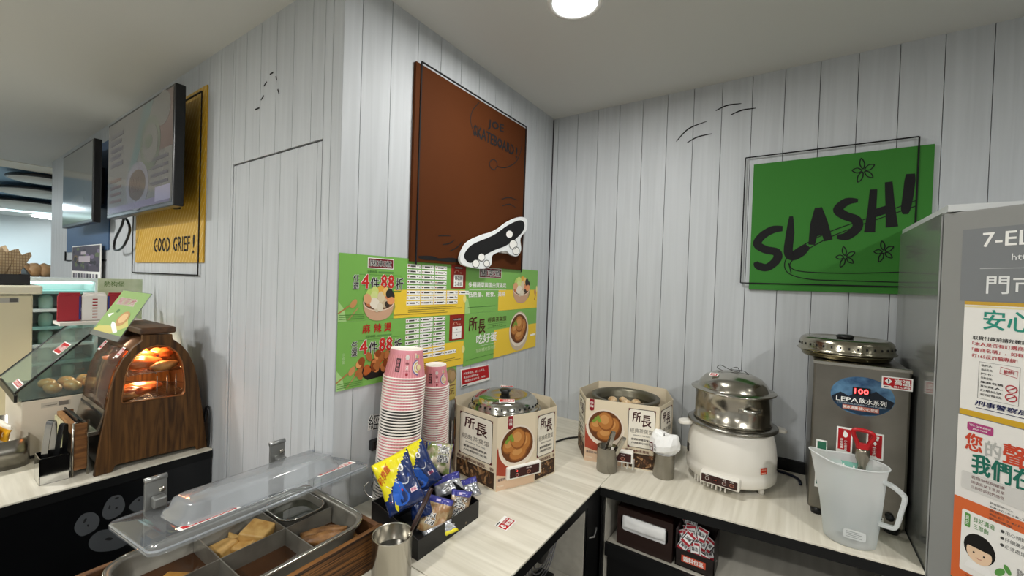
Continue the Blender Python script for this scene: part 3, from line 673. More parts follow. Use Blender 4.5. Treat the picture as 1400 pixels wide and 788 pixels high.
def dA(a):
    s_ = Sq(a); promo(a, s_, 0); veg_bowl(s_, .255 * s_.k, .27, .30)
    chips(a, [(c_, r_) for c_ in range(3) for r_ in range(8)] + [(3, 5), (3, 6), (3, 7), (4, 5)], .455, .91, .118, .0905, .11, .07)
def dB(a):
    s_ = Sq(a); promo(a, s_, 1)
    tray = [(.12, .30), (.14, .18), (.19, .08), (.33, .10), (.36, .26)]; a.poly(tray, '#1c1817', 3)
    R = random.Random(4)
    for i in range(34):
        u_ = R.uniform(.13, .36); v_ = R.uniform(.17, .47) * (1 - .5 * abs(u_ - .25) / .2)+.04; s_.ell(u_ * s_.k, v_, R.uniform(.05, .09), R.uniform(.04, .07), R.choice(['#b5602a', '#c9824a', '#8f4a20', '#d89a5c', '#a86a38', '#7a3f1c']), 4 + i % 3, R.random() * 3, 10)
    a.vtext('示意圖', .03, .38, .045, .54, '#b7d8a0', 0, 3)
    chips(a, [(c_, r_) for c_ in range(3) for r_ in range(8 if c_ else 8)] + [(3, 7)], .455, .98, .118, .0935, .11, .07)
def dC(a):
    s_ = Sq(a); a.rect(.40, .0, 1, .48, yel, 1); title(a, .15, .74, .43, .96)
    a.text('多種蔬菜與蛋白質滿足', .03, .53, .50, .64, wht, .03, 4); a.rect(.04, .475, .50, .482, wht, 3); a.text('低熱量、輕食、美味', .03, .33, .49, .44, wht, .03, 4)
    a.rect(.03, .12, .36, .128, '#3f6a34', 3); veg_bowl(s_, .73 * s_.k, .50, .37); a.poly([(0, 0), (.06, 0), (.03, .3), (0, .3)], '#a5cd86', 2)
    a.stroke([(.95, .2), (.97, .35)], .012, '#b07a48', 3); s_.ell(.96 * s_.k, .42, .05, .08, '#c48d5a', 4, .2); a.ell(.985, .5, .012, .09, '#e9dd8e', 3)
def dD(a):
    s_ = Sq(a); a.rect(.36, .0, 1, .60, yel, 1); brn = flat('#4c1f14')
    a.text('所', .05, .66, .145, .92, brn, .045, 4, shear=-.02); a.text('長', .155, .58, .24, .86, brn, .045, 4)
    a.text('經典茶葉蛋', .27, .77, .52, .88, brn, .01, 4); a.rect(.27, .735, .52, .74, '#3f6a34', 3); a.text('TEA EGG', .32, .68, .46, .71, '#3f4a24', .01, 3); a.rect(.27, .655, .52, .66, '#3f6a34', 3)
    a.text('吃好蛋', .14, .37, .39, .56, wht, .04, 4); a.rect(.16, .325, .38, .33, wht, 3); a.text('隨時補充蛋白質', .14, .2, .38, .28, '#cfe6b0', .01, 4); a.rect(.03, .1, .36, .106, '#3f6a34', 3)
    s_.ell(.715 * s_.k, .48, .40, .46, '#c9b8a0', 3); egg_bowl(s_, .71 * s_.k, .52, .38, 4, 1.05); a.rect(.9, .3, .985, .345, wht, 5)
sheet('upper left menu sheet with red 88, bowl and price chips', .703, 1.2605, 1.419, 1.619, 1.418, 1.619, dA)
sheet('lower left menu sheet with fried skewers tray and white chips', .703, 1.2605, 1.217, 1.4185, 1.216, 1.4175, dB)
sheet('upper right menu sheet showing bowl of vegetables and white slogans', 1.2615, 1.826, 1.418, 1.617, 1.425, 1.614, dC)
sheet('lower right menu sheet showing bowl of brown tea eggs', 1.2615, 1.826, 1.205, 1.4175, 1.225, 1.4245, dD)
# small sheet half hidden by the cup stacks
t = thing('menu_sheet', (XW2 + .001, 1.16, 1.10), 'small green egg price sheet half hidden behind cup stacks', 'poster')
B('sheet', mat('menu_paper_green'), t, XW2 + .0002, XW2 + .0012, 1.03, 1.225, 1.085, 1.2145)
a = Art(O=(XW2 + .0012, 1.03, 1.085), U=(0, 1, 0), V=(0, 0, 1)); a.rect(.10, 0, .195, .1, '#cdb867', 1)
a.ell(.162, .095, .034, .03, '#8a7a56', 2); a.ell(.155, .1, .018, .02, '#a98a5c', 3); a.ell(.173, .092, .016, .02, '#b3946a', 3)
a.text('8', .142, .018, .162, .05, '#7c2a2a', .04, 4); a.text('元', .165, .02, .185, .045, '#6a4a2a', .02, 4); a.rect(.14, .055, .19, .06, '#8a6a4a', 3)
a.build('menu_print', t)
# red notice
P4 = [onx(x, y, XW2 + .003) for x, y in ((630.5, 530.5), (669.5, 519), (668.5, 498.5), (629.5, 505.5))]
t = thing('notice_card', P4[0], 'small red notice card with white lines above egg pot', 'sign')
MB().add(P4, [(0, 1, 2, 3)]).build('card', wht, t, solid=.002)
a = Art(fn=lambda u, v, h: P4[0] * (1 - u) * (1 - v) + P4[1] * u * (1 - v) + P4[2] * u * v + P4[3] * (1 - u) * v + Vector((.001 + h, 0, 0)))
a.rect(.03, .14, .97, .95, red, 1)
a.text('‧夾取食物時，請小心高溫，', .07, .66, .82, .8, wht, .01, 3); a.text('‧食品請勿重複夾取，', .07, .45, .6, .58, wht, .01, 3); a.text('敬請配合並留意，謝謝。', .12, .24, .85, .37, wht, .01, 3); a.rect(.03, .03, .2, .09, '#333333', 2)
a.build('notice_print', t)
# words on the planks behind the cups
a = Art(fn=lambda u, v, h: onx(503, 596, XW2) * (1 - u) + onx(536, 590, XW2) * u + Vector((.001 + h, 0, (onx(503, 566, XW2).z - onx(503, 590, XW2).z) * v)))
a.text('經', .0, .3, .48, 1.15, wht, .1, 1); a.text('經', .0, .3, .48, 1.15, ink, -.005, 2); a.text('典', .52, .35, 1, 1.2, wht, .1, 1); a.text('典', .52, .35, 1, 1.2, ink, -.005, 2)
tag(a.build('wall_lettering'), 'outlined words stuck to planks left of tall cup stack', 'wall decal')
# metal catch on the door planks and black switch
def catch(name, P, label, s_=1, m_=steel):
    t = thing(name, P, label, 'latch'); MB().box(P.x - .022 * s_, P.x + .03 * s_, P.y - .01, P.y, P.z - .04 * s_, P.z + .03 * s_).build('plate', m_, t, bevel=.003)
    return t
t = thing('power_switch', (XW2, .80, 1.05), 'small dark wall switch beside the tall cup stack', 'switch'); q = onx(509, 607, XW2)
B('body', blackp, t, XW2, XW2 + .02, q.y - .014, q.y + .022, q.z - .016, q.z + .016, bevel=.003); B('rocker', brownblk, t, XW2 + .02, XW2 + .024, q.y - .006, q.y + .014, q.z - .008, q.z + .008)

# ------------------------------------------------------------------ egg pots in printed card wraps
cardo = mat('wrap_card', '#e4d6bb', .45, spec=.35); cardi = mat('wrap_card_inside', '#dedccb', .6)
def scroll_panel(a, u0, u1, z0, z1):      # framed name panel with meat photo below
    W_ = u1 - u0; H_ = z1 - z0
    a.rect(u0 + .04 * W_, z0 + .02 * H_, u1 - .04 * W_, z0 + .24 * H_, '#3d2a1c', 2)
    R = random.Random(int(u0 * 1000) + 5)
    for i in range(60): a.ell(R.uniform(u0 + .08 * W_, u1 - .08 * W_), R.uniform(z0 + .03 * H_, z0 + .22 * H_), W_ * R.uniform(.03, .07), W_ * R.uniform(.015, .03), R.choice(['#8a6440', '#5a3d26', '#a57f58', '#6e4a2e', '#c29a70', '#4a3020']), 3 + i % 3, R.random() * 3, 8)
    a.text('精選滷製茶葉蛋、香', u0 + .05 * W_, z0 + .255 * H_, u1 - .05 * W_, z0 + .30 * H_, '#5b2a1c', .03, 3)
    f0, f1, g0, g1 = u0 + .1 * W_, u1 - .1 * W_, z0 + .33 * H_, z0 + .93 * H_
    a.rect(f0, g0, f1, g1, '#2d2624', 2); a.rect(f0 + .0022, g0 + .0022, f1 - .0022, g1 - .0022, '#efe9da', 3)
    for cx, cy in ((f0, g0), (f1, g0), (f0, g1), (f1, g1)):
        sx = 1 if cx == f0 else -1; sy = 1 if cy == g0 else -1; a.poly([(cx, cy), (cx + sx * .011, cy), (cx, cy + sy * .011)] if sx * sy > 0 else [(cx + sx * .011, cy), (cx, cy), (cx, cy + sy * .011)], '#5e1720', 4)
    h = g1 - g0; fw = f1 - f0; bc = flat('#3f1512')
    a.text('所', f0 + .16 * fw, g0 + .66 * h, f0 + .47 * fw, g0 + .92 * h, bc, .045, 5); a.text('長', f0 + .50 * fw, g0 + .56 * h, f0 + .84 * fw, g0 + .86 * h, bc, .045, 5)
    a.text('經典茶葉蛋', f0 + .08 * fw, g0 + .38 * h, f1 - .08 * fw, g0 + .50 * h, '#6b6459', .012, 5)
    a.text('ORIGINAL TEA EGG', f0 + .2 * fw, g0 + .305 * h, f1 - .2 * fw, g0 + .335 * h, '#3b3532', .02, 5)
    a.text('嚴選新鮮雞蛋慢火', f0 + .14 * fw, g0 + .19 * h, f1 - .14 * fw, g0 + .245 * h, '#2d2624', .03, 5); a.text('入味香醇可口好蛋', f0 + .14 * fw, g0 + .1 * h, f1 - .14 * fw, g0 + .155 * h, '#2d2624', .03, 5)
def egg_panel(a, u0, u1, z0, z1, tagp=.32, cup=.52, r=.47):
    W_ = u1 - u0; H_ = z1 - z0
    a.poly([(u0, z0), (u1, z0), (u1, z0 + .28 * H_), (u0 + .5 * W_, z0 + .36 * H_), (u0, z0 + .6 * H_)], '#dfc0a2', 1)
    a.fan(smooth([(u0, z0 + .22 * H_), (u0 + .35 * W_, z0 + .18 * H_), (u0 + .5 * W_, z0 + .3 * H_), (u0 + .2 * W_, z0 + .5 * H_), (u0, z0 + .58 * H_)], 3, False), '#a5452f', 2)
    rr = min(r * W_, .072); egg_bowl(a, u0 + cup * W_, z0 + .57 * H_, rr, 3, 1.0)
    a.stroke([(u0 + cup * W_ + rr * cos(b), z0 + .57 * H_ + rr * sin(b)) for b in [pi + i * pi / 10 for i in range(11)]], .006, '#efe2d0', 4)
    tx = u0 + tagp * W_; a.poly([(tx - .009, z0 + .83 * H_), (tx, z0 + .81 * H_), (tx + .009, z0 + .83 * H_), (tx + .009, z1), (tx - .009, z1)], '#8d1a24', 5)
    a.text('門市', tx - .006, z1 - .02, tx + .006, z1 - .010, wht, .03, 6); a.text('現滷', tx - .006, z1 - .033, tx + .006, z1 - .023, wht, .03, 6)
    a.text('蛋蛋的10元', u0 + .04 * W_, z0 + .13 * H_, u0 + .04 * W_ + .05, z0 + .17 * H_, wht, .07, 5); a.text('蛋蛋的10元', u0 + .04 * W_, z0 + .13 * H_, u0 + .04 * W_ + .05, z0 + .17 * H_, '#4a1c14', .02, 6)
    a.text('門市鍋物', u0 + .03 * W_, z0 + .05 * H_, u0 + .03 * W_ + .025, z0 + .075 * H_, '#efe2d0', .02, 5)
def pot_wrap(t, poly, zb, zt, panels):
    n = len(poly); mb = MB(); mb.noflip = False
    vs = [(x, y, zb) for x, y in poly] + [(x, y, zt) for x, y in poly]
    mb.add(vs, [(i, (i + 1) % n, n + (i + 1) % n, n + i) for i in range(n)])
    w_ = mb.build('card_wrap', [cardo], t, solid=.0012)
    a = Art(O=(0, 0, 0), U=(1, 0, 0), V=(0, 0, 1))
    for i, j, kind in panels:     # face spans polygon vertices i..j
        A_, B_ = Vector((*poly[i], 0)), Vector((*poly[j], 0)); a.frame(A_ + (B_ - A_).cross(Vector((0, 0, 1))).normalized() * .0009, B_ - A_, (0, 0, 1)); L_ = (B_ - A_).length
        if kind == 's': scroll_panel(a, 0, L_, zb, zt)
        elif kind == 'e': egg_panel(a, 0, L_, zb, zt)
        elif kind == 'es': egg_panel(a, 0, L_ * .56, zb, zt, .15, .5, .47); scroll_panel(a, L_ * .55, L_, zb, zt)
    a.build('wrap_print', w_); return w_
def slotted_lid(name, c, r, label, m=steel, hd=.045, tilt=None, stickers=True, parent=None, kn=blackp, flat_=False):
    t = thing(name, c, label, 'lid') if parent is None else parent
    c = Vector(c); prof = [(r * 1.0, 0), (r * 1.03, .003), (r * 1.0, .006), (r * .985, .012), (r * .955, .026), (r * .90, hd * .72), (r * .80, hd * .92), (r * .6, hd * .98), (r * .45, hd * .93), (r * .2, hd * .95), (0, hd)]
    if flat_: prof = [(r * 1.0, 0), (r * 1.03, .003), (r * 1.0, .006), (r * .985, .012), (r * .97, .030), (r * .93, .040), (r * .86, .045), (r * .74, .046), (r * .66, .042), (r * .3, .042), (0, .043)]
    MB().lathe(prof, c, 64).build('dome', m, t)
    mb = MB()
    for i in range(36):
        b = 2 * pi * i / 36; d = Vector((cos(b), sin(b), 0)); mb.obox(c + d * r * .965 + Vector((0, 0, .021)), d * .003, Vector((-d.y, d.x, 0)) * .0022, Vector((-d.x * .25, -d.y * .25, 1)).normalized() * .0035)
    tag(mb.build('vent_slots', mat('slot_black', '#0a0a0a', .8), t), kind='stuff')
    MB().lathe([(0, 0), (.016, 0), (.014, .004), (.020, .008), (.022, .013), (.016, .017), (0, .018)] if not flat_ else [(0, 0), (.02, 0), (.024, .004), (.024, .010), (.018, .013), (0, .014)], c + Vector((0, 0, hd - (.004 if flat_ else 0))), 24).build('knob', kn, t)
    return t
# pot with the lid
P1 = [(-.992, 1.138), (-.79, 1.113), (-.725, 1.25), (-.700, 1.36), (-.775, 1.45), (-.95, 1.465), (-1.062, 1.36), (-1.066, 1.21)]
c = Vector((-.875, 1.275, 0)); t = thing('egg_pot', (c.x, c.y, TZ), 'lidded egg pot in printed card wrap beside the tall cup stacks', 'pot')
pot_wrap(t, P1, TZ, 1.098, [(0, 1, 's'), (1, 2, 'e'), (2, 3, 's'), (7, 0, 'e')])
MB().lathe([(.118, .0), (.128, .02), (.128, .215), (.138, .222), (.138, .232), (.120, .232), (.116, .22), (.112, .03), (0, .03)], (c.x, c.y, TZ), 48).build('pot_body', steeld, t)
# control box pokes out of the wrap at the front right
def controls(t, A_, B_, z0, z1, out=.022, leds=True):
    A_, B_ = Vector((*A_, 0)), Vector((*B_, 0)); U = (B_ - A_).normalized(); N = U.cross(Vector((0, 0, 1))); L_ = (B_ - A_).length
    mid = (A_ + B_) / 2 + N * out / 2; cb = MB().obox(mid + Vector((0, 0, (z0 + z1) / 2)), U * L_ / 2, N * out / 2, Vector((0, 0, (z1 - z0) / 2))).build('control_box', white, t, bevel=.004)
    a = Art(O=A_ + N * (out + .0002), U=U, V=(0, 0, 1)); h = z1 - z0
    a.fan(rrect(L_ * .07, z0 + h * .14, L_ * .93, z1 - h * .14, .003), '#3a1a18', 1)
    a.ell(L_ * .28, z0 + h * .62, .0025, .0025, mat('led_red', '#ff5050', .4, emit='#ff4a44', es=2), 3); a.ell(L_ * .28, z0 + h * .32, .006, .006, '#c9a3a0', 2); a.ell(L_ * .28, z0 + h * .32, .0045, .0045, '#6b2a26', 3)
    a.ell(L_ * .62, z0 + h * .38, .008, .006, '#b58068', 2); a.ell(L_ * .62, z0 + h * .38, .006, .0045, '#5a2a22', 3)
    a.text('保溫', L_ * .22, z0 + h * .74, L_ * .36, z0 + h * .82, '#d9c9c6', .02, 3); a.text('沸騰', L_ * .54, z0 + h * .66, L_ * .7, z0 + h * .76, '#d9c9c6', .02, 3)
    a.build('control_print', cb); return cb
controls(t, (-.782, 1.150), (-.722, 1.275), TZ + .032, TZ + .075, .020)
for q_ in range(4): B('foot_rib', white, t, -.775 + .012 * q_, -.771 + .012 * q_, 1.175 + .02 * q_, 1.185 + .02 * q_, TZ, TZ + .035)
lt_ = slotted_lid('pot_lid', (c.x, c.y, TZ + .234), .127, 'shiny slotted lid with black knob on the left egg pot', mat('lid_steel', '#c2c0b8', .14, 1), .048)
def lid_sticker(parent, cc, ang, r0, w_, h_, zz, name='warning_sticker', slope=0):
    d = Vector((cos(ang), sin(ang), 0)); U = Vector((-d.y, d.x, 0)); V = Vector((-d.x, -d.y, slope)).normalized()
    a = Art(O=Vector(cc) + d * r0 - U * w_ / 2 + Vector((0, 0, zz)), U=U, V=V)
    a.rect(0, 0, w_, h_, wht, 1); a.rect(w_ * .03, h_ * .3, w_ * .97, h_ * .95, red, 2); a.text('小心高溫', w_ * .25, h_ * .38, w_ * .9, h_ * .85, wht, .04, 3); a.rect(w_ * .1, h_ * .08, w_ * .6, h_ * .2, '#555555', 2); a.build(name, parent)
lid_sticker(lt_, (c.x, c.y, TZ + .234), -.9, .112, .055, .03, .0435, slope=.16)
lid_sticker(lt_, (c.x, c.y, TZ + .234), 2.1, .10, .05, .024, .052, slope=.0)
# open pot with eggs
P2 = [(-.658, 1.532), (-.392, 1.602), (-.375, 1.745), (-.44, 1.905), (-.60, 1.925), (-.735, 1.85), (-.745, 1.66)]
c = Vector((-.568, 1.735, 0)); t = thing('egg_pot', (c.x, c.y, TZ), 'open pot of tea eggs in card wrap in the room corner', 'pot')
pot_wrap(t, P2, TZ, 1.098, [(0, 1, 'es'), (6, 0, 's'), (1, 2, 's')])
MB().lathe([(.12, .0), (.135, .02), (.135, .215), (.142, .222), (.142, .232), (.126, .234), (.120, .222), (.116, .215), (.112, .03), (0, .03)], (c.x, c.y, TZ), 56).build('pot_body', mat('dull_pot_steel', '#6f6b5c', .4, .8), t)
MB().lathe([(0, .198), (.116, .198), (.116, .19), (0, .19)], (c.x, c.y, TZ), 48).build('broth', mat('dark_broth', '#1d1208', .05, spec=.7), t)
controls(t, (-.565, 1.535), (-.470, 1.559), TZ + .035, TZ + .078, .03)
for i in range(5): B('foot_rib', white, t, -.556 + .02 * i, -.552 + .02 * i, 1.545 + .005 * i, 1.56 + .005 * i, TZ, TZ + .036)
for fx_, fy_ in ((-.655, 1.70), (-.49, 1.70), (-.57, 1.80)): B('paper_liner', paper, t, fx_ - .004, fx_ + .004, fy_ - .02, fy_ + .02, TZ, TZ + .02)
eggm = mat('tea_egg_shell', '#b58f62', .35, var=('#e0c8a0', (60, 60, 60), 4))
for i, (dx, dy, rr, cap_) in enumerate([(-.062, .02, .021, 0), (-.025, .05, .019, 0), (.008, .0, .025, 1), (.033, .045, .021, 0), (.075, .012, .018, 0), (-.05, -.03, .018, 0)]):
    o = MB().blob((c.x + dx, c.y + dy, TZ + .196), rr, rr * .82, rr * .8, seed=i, amp=.04).build('tea_egg', eggm, loc=(c.x + dx, c.y + dy, TZ + .196 - rr * .8))
    tag(o, ['tea egg floating at the left edge of the open pot', 'small tea egg floating at the far side of open pot', 'largest palest tea egg in the middle of open pot', 'darker tea egg right behind the biggest floating egg', 'tea egg barely above broth at right edge of pot', 'tea egg near the front left of the open pot'][i], 'egg', 'tea eggs floating in the open pot')

# ------------------------------------------------------------------ white electric steamer
c = Vector((-.163, 1.722, TZ)); t = thing('electric_steamer', c, 'white electric cooker carrying a stainless steam pot and domed lid', 'cooker')
wh = mat('cooker_white', '#e6e2d8', .3, spec=.5, coat=.3)
MB().lathe([(.118, .022), (.138, .024), (.147, .034), (.149, .062), (.145, .072), (.1465, .078), (.147, .112), (.142, .155), (.133, .192), (.129, .202), (.120, .204)], c, 64).build('cooker_body', wh, t)
for i in range(4):
    b = pi / 4 + i * pi / 2 + .25; MB().lathe([(.009, 0), (.011, .024)], c + Vector((.122 * cos(b), .122 * sin(b), 0)), 12, cap=True).build('foot', wh, t)
for i in range(9):
    b = -2.35 + i * .1; MB().obox(c + Vector((.137 * cos(b), .137 * sin(b), .018)), (cos(b) * .006, sin(b) * .006, 0), (-sin(b) * .002, cos(b) * .002, 0), (0, 0, .012)).build('vent_rib', wh, t)
MB().lathe([(.123, .200), (.141, .204), (.148, .208), (.148, .213), (.139, .217), (.130, .221), (.126, .219)], c, 64).build('pot_rim', steeld, t)
for sgn, an in ((1, .50), (-1, .50)):
    d = Vector((cos(an - .1), sin(an - .1), 0)) * sgn; s_ = Vector((-d.y, d.x, 0)); zz = Vector((0, 0, 1))
    pts = [(.138, -.020), (.150, -.024), (.170, -.024), (.182, -.014), (.184, 0), (.182, .014), (.170, .024), (.150, .024), (.138, .020)]
    MB().prism(pts, lambda u, v, h: c + d * u + s_ * v + zz * (.194 + .012 * h - (u - .14) * .1)).build('handle', wh, t, bevel=.003)
# steam pot
sp = mat('steam_pot_steel', '#bdb8ac', .2, 1, var=('#a49e90', (10, 10, 3), 4), bump=((5, 5, 90), .05))
MB().lathe([(.122, .219), (.128, .221), (.128, .231), (.124, .234), (.124, .322), (.130, .328), (.130, .331), (.120, .330)], c, 64).build('steam_pot', sp, t)
MB().lathe([(.138, .331), (.140, .333), (.136, .336), (.118, .338), (.116, .343), (.110, .358), (.094, .376), (.064, .390), (.03, .396), (0, .397)], c, 64).build('steam_lid', mat('steam_lid_steel', '#c2beb3', .18, 1, var=('#aca79b', (7, 7, 7), 4)), t)
hb = MB(); b0 = -.98
pts = [c + Vector(((.124 + .014 * sin(pi * k_ / 10)) * cos(b0 - .24 + .048 * k_), (.124 + .014 * sin(pi * k_ / 10)) * sin(b0 - .24 + .048 * k_), .288)) for k_ in range(11)]
MB().tube(pts, .0055, 8).build('side_handle', chrome, t)
for k_ in (-1, 1):
    b = b0 + k_ * .27; MB().obox(c + Vector((.126 * cos(b), .126 * sin(b), .288)), (cos(b) * .002, sin(b) * .002, 0), (-sin(b) * .008, cos(b) * .008, 0), (0, 0, .007)).build('handle_bracket', steel, t, bevel=.001)
# wire loop on top of the lid
wp = smooth([(c.x - .03, c.y, TZ + .394), (c.x - .055, c.y + .01, TZ + .402), (c.x - .045, c.y + .02, TZ + .412), (c.x - .01, c.y + .0, TZ + .402), (c.x + .02, c.y - .01, TZ + .400), (c.x + .01, c.y + .015, TZ + .412), (c.x - .01, c.y + .005, TZ + .403), (c.x + .03, c.y + .02, TZ + .401), (c.x + .05, c.y, TZ + .392)], 6)
MB().tube(wp, .0012, 6).build('wire_loop', mat('dark_wire', '#3a3835', .3, 1), t)
a = Art(O=c + Vector((-.072, -.070, .384)), U=(1, -.15, .03), V=(.1, 1, .36)); a.rect(0, 0, .03, .022, wht, 1); a.rect(.004, .003, .026, .019, red, 2); a.text('高溫', .007, .006, .023, .016, wht, .04, 3); a.build('warning_sticker', t)
b = -1.72; A_ = c + Vector((.150 * cos(b - .33), .150 * sin(b - .33), 0)); B_ = c + Vector((.150 * cos(b + .45), .150 * sin(b + .45), 0))
U = (B_ - A_).normalized(); N = U.cross(Vector((0, 0, 1))); cb = MB().obox((A_ + B_) / 2 + N * .006 + Vector((0, 0, .046)), U * .062, N * .018, Vector((0, 0, .019))).build('control_panel', wh, t, bevel=.005)
a = Art(O=(A_ + B_) / 2 - U * .062 + N * .0243, U=U, V=(0, 0, 1)); z_ = .046
a.fan(rrect(.006, z_ - .0135, .118, z_ + .0135, .003), '#3b211d', 1); a.ell(.024, z_, .006, .006, '#d9d2cc', 2); a.ell(.024, z_, .0048, .0048, '#4a2d28', 3)
a.rect(.042, z_ - .005, .058, z_ + .005, '#1b0f0d', 2); a.ell(.046, z_, .0012, .0012, '#d0552f', 3); a.ell(.053, z_, .0012, .0012, '#d0552f', 3)
a.ell(.078, z_ - .002, .0065, .0065, '#c9c2bc', 2); a.ell(.078, z_ - .002, .0052, .0052, '#5b3a34', 3); a.ell(.101, z_ - .002, .0075, .0055, '#b58068', 2); a.ell(.101, z_ - .002, .006, .004, '#5a2a22', 3)
a.text('煮飯', .018, z_ + .008, .030, z_ + .0115, '#d9d2cc', .02, 3); a.text('保溫', .072, z_ + .007, .084, z_ + .0105, '#d9d2cc', .02, 3); a.text('蒸煮', .095, z_ + .007, .107, z_ + .0105, '#d9d2cc', .02, 3); a.build('control_print', cb)
b = -.72; d = Vector((cos(b), sin(b), 0)); U = Vector((-d.y, d.x, 0)); a = Art(O=c + d * .1478 - U * .013 + Vector((0, 0, .082)), U=U, V=(0, 0, 1)); a.rect(0, 0, .026, .022, '#c2321c', 2); a.text('高溫注意', .004, .012, .022, .018, '#f0c0a8', .02, 3); a.rect(.004, .004, .022, .006, '#f0c0a8', 3); a.build('warning_label', t)
b = -2.72; d = Vector((cos(b), sin(b), 0)); MB().obox(c + d * .1465 + Vector((0, 0, .105)), d * .002, Vector((-d.y, d.x, 0)) * .012, (0, 0, .014)).build('side_label', brownblk, t)

# ------------------------------------------------------------------ hot water dispenser
dx0, dx1, dy0, dy1, dz0, dz1 = .070, .297, 1.612, 1.93, TZ + .022, 1.335
t = thing('water_dispenser', ((dx0 + dx1) / 2, 1.77, TZ), 'brushed steel hot water dispenser with red tap beside grey cabinet', 'water dispenser')
MB().box(dx0, dx1, dy0, dy1, dz0, dz1).build('body', mat('dispenser_steel', '#8f8b82', .33, 1, bump=((4, 4, 700), .08), var=('#79756d', (5, 5, 5), 3)), t, bevel=.006)
MB().box(dx0 - .001, dx1 + .001, dy0 - .0015, dy0 + .02, dz1 - .009, dz1 + .002).build('top_lip', steel, t, bevel=.002)
for x_ in (dx0 + .025, dx1 - .025):
    for y_ in (dy0 + .025, dy1 - .03): MB().lathe([(.016, 0), (.019, .022)], (x_, y_, TZ), 16, cap=True).build('foot', blackp, t)
a = Art(O=(0, dy0, 0), U=(1, 0, 0), V=(0, 0, 1))
ocx, ocz, orx, orz = .189, 1.243, .074, .058
bl = mat('oval_blue', '#1f3f63', .25, var=('#5c87a8', (25, 5, 30), 5)); a.ell(ocx, ocz, orx, orz, bl, 1, 0, 40)
mt = [(ocx - .071, ocz - .01), (ocx - .05, ocz + .006), (ocx - .03, ocz - .004), (ocx - .01, ocz + .012), (ocx + .01, ocz + .004), (ocx + .032, ocz + .02), (ocx + .055, ocz + .002), (ocx + .073, ocz - .006)]
a.poly(mt + [(ocx + .066, ocz - .026), (ocx - .066, ocz - .026)], '#141c28', 2); a.poly([(ocx - .066, ocz - .026), (ocx - .045, ocz - .046), (ocx, ocz - .0575), (ocx + .045, ocz - .046), (ocx + .066, ocz - .026)], '#1d3850', 2)
a.fan(rrect(ocx - .022, ocz + .002, ocx + .020, ocz + .026, .002), '#08080a', 3)
a.text('100', ocx - .017, ocz + .006, ocx + .015, ocz + .022, mat('led_digits', '#ff6a6a', .4, emit='#ff3a3a', es=5), .02, 5)
a.text('LEPA', ocx - .060, ocz - .021, ocx - .008, ocz - .008, wht, .03, 5); a.text('飲水系列', ocx - .006, ocz - .022, ocx + .056, ocz - .006, wht, .02, 5)
a.text('COMMERCIAL DRINKING WATER SERIES', ocx - .058, ocz - .028, ocx + .056, ocz - .024, '#b9c4cc', 0, 5)
a.rect(ocx - .044, ocz - .044, ocx + .040, ocz - .031, '#b86a58', 4); a.text('開水沸騰‧請小心使用', ocx - .042, ocz - .042, ocx + .038, ocz - .033, wht, .02, 5)
def hot_label(u0, v0, u1, v1):
    W_, H_ = u1 - u0, v1 - v0; a.rect(u0, v0, u1, v1, wht, 3); a.rect(u0 + .05 * W_, v0 + .1 * H_, u1 - .05 * W_, v1 - .1 * H_, red, 4)
    a.poly([(u0 + .1 * W_, v0 + .62 * H_), (u0 + .22 * W_, v0 + .36 * H_), (u0 + .34 * W_, v0 + .62 * H_), (u0 + .22 * W_, v0 + .88 * H_)], wht, 5); a.text('!', u0 + .2 * W_, v0 + .46 * H_, u0 + .24 * W_, v0 + .78 * H_, ink, .05, 6)
    a.poly([(u0 + .05 * W_, v0 + .1 * H_), (u0 + .38 * W_, v0 + .1 * H_), (u0 + .30 * W_, v0 + .26 * H_), (u0 + .05 * W_, v0 + .26 * H_)], wht, 5); a.rect(u0 + .08 * W_, v0 + .13 * H_, u0 + .25 * W_, v0 + .2 * H_, '#444444', 6)
    a.text('高溫', u0 + .42 * W_, v0 + .38 * H_, u0 + .92 * W_, v0 + .84 * H_, wht, .05, 5); a.text('請小心燙傷', u0 + .40 * W_, v0 + .15 * H_, u0 + .92 * W_, v0 + .3 * H_, wht, .04, 5)
hot_label(.232, 1.276, .299, 1.312)
def tall_label(u0, v0, u1, v1, s_):
    W_, H_ = u1 - u0, v1 - v0; a.fan(rrect(u0, v0, u1, v1, .002), wht, 3); a.rect(u0 + .1 * W_, v0 + .07 * H_, u1 - .1 * W_, v1 - .07 * H_, red, 4)
    if s_: a.ell(u0 + .55 * W_, v0 + .72 * H_, .006, .009, wht, 5); a.rect(u0 + .45 * W_, v0 + .72 * H_, u0 + .58 * W_, v0 + .88 * H_, wht, 5); a.vtext('小心高溫', u0 + .5 * W_, v0 + .12 * H_, u0 + .68 * W_, v0 + .52 * H_, wht, .03, 5); a.vtext('請勿碰觸', u0 + .26 * W_, v0 + .16 * H_, u0 + .42 * W_, v0 + .56 * H_, wht, .03, 5)
    else: a.poly([(u0 + .35 * W_, v0 + .72 * H_), (u0 + .68 * W_, v0 + .72 * H_), (u0 + .74 * W_, v0 + .88 * H_), (u0 + .3 * W_, v0 + .88 * H_)], wht, 5); a.poly([(u0 + .38 * W_, v0 + .6 * H_), (u0 + .5 * W_, v0 + .52 * H_), (u0 + .62 * W_, v0 + .6 * H_), (u0 + .5 * W_, v0 + .68 * H_)], wht, 5); a.vtext('熱水出水口', u0 + .38 * W_, v0 + .12 * H_, u0 + .58 * W_, v0 + .48 * H_, wht, .03, 5)
    a.poly([(u0 + .1 * W_, v0 + .07 * H_), (u0 + .7 * W_, v0 + .07 * H_), (u0 + .6 * W_, v0 + .12 * H_), (u0 + .1 * W_, v0 + .12 * H_)], wht, 5)
tall_label(.134, 1.064, .172, 1.142, True); tall_label(.204, 1.062, .243, 1.140, False)
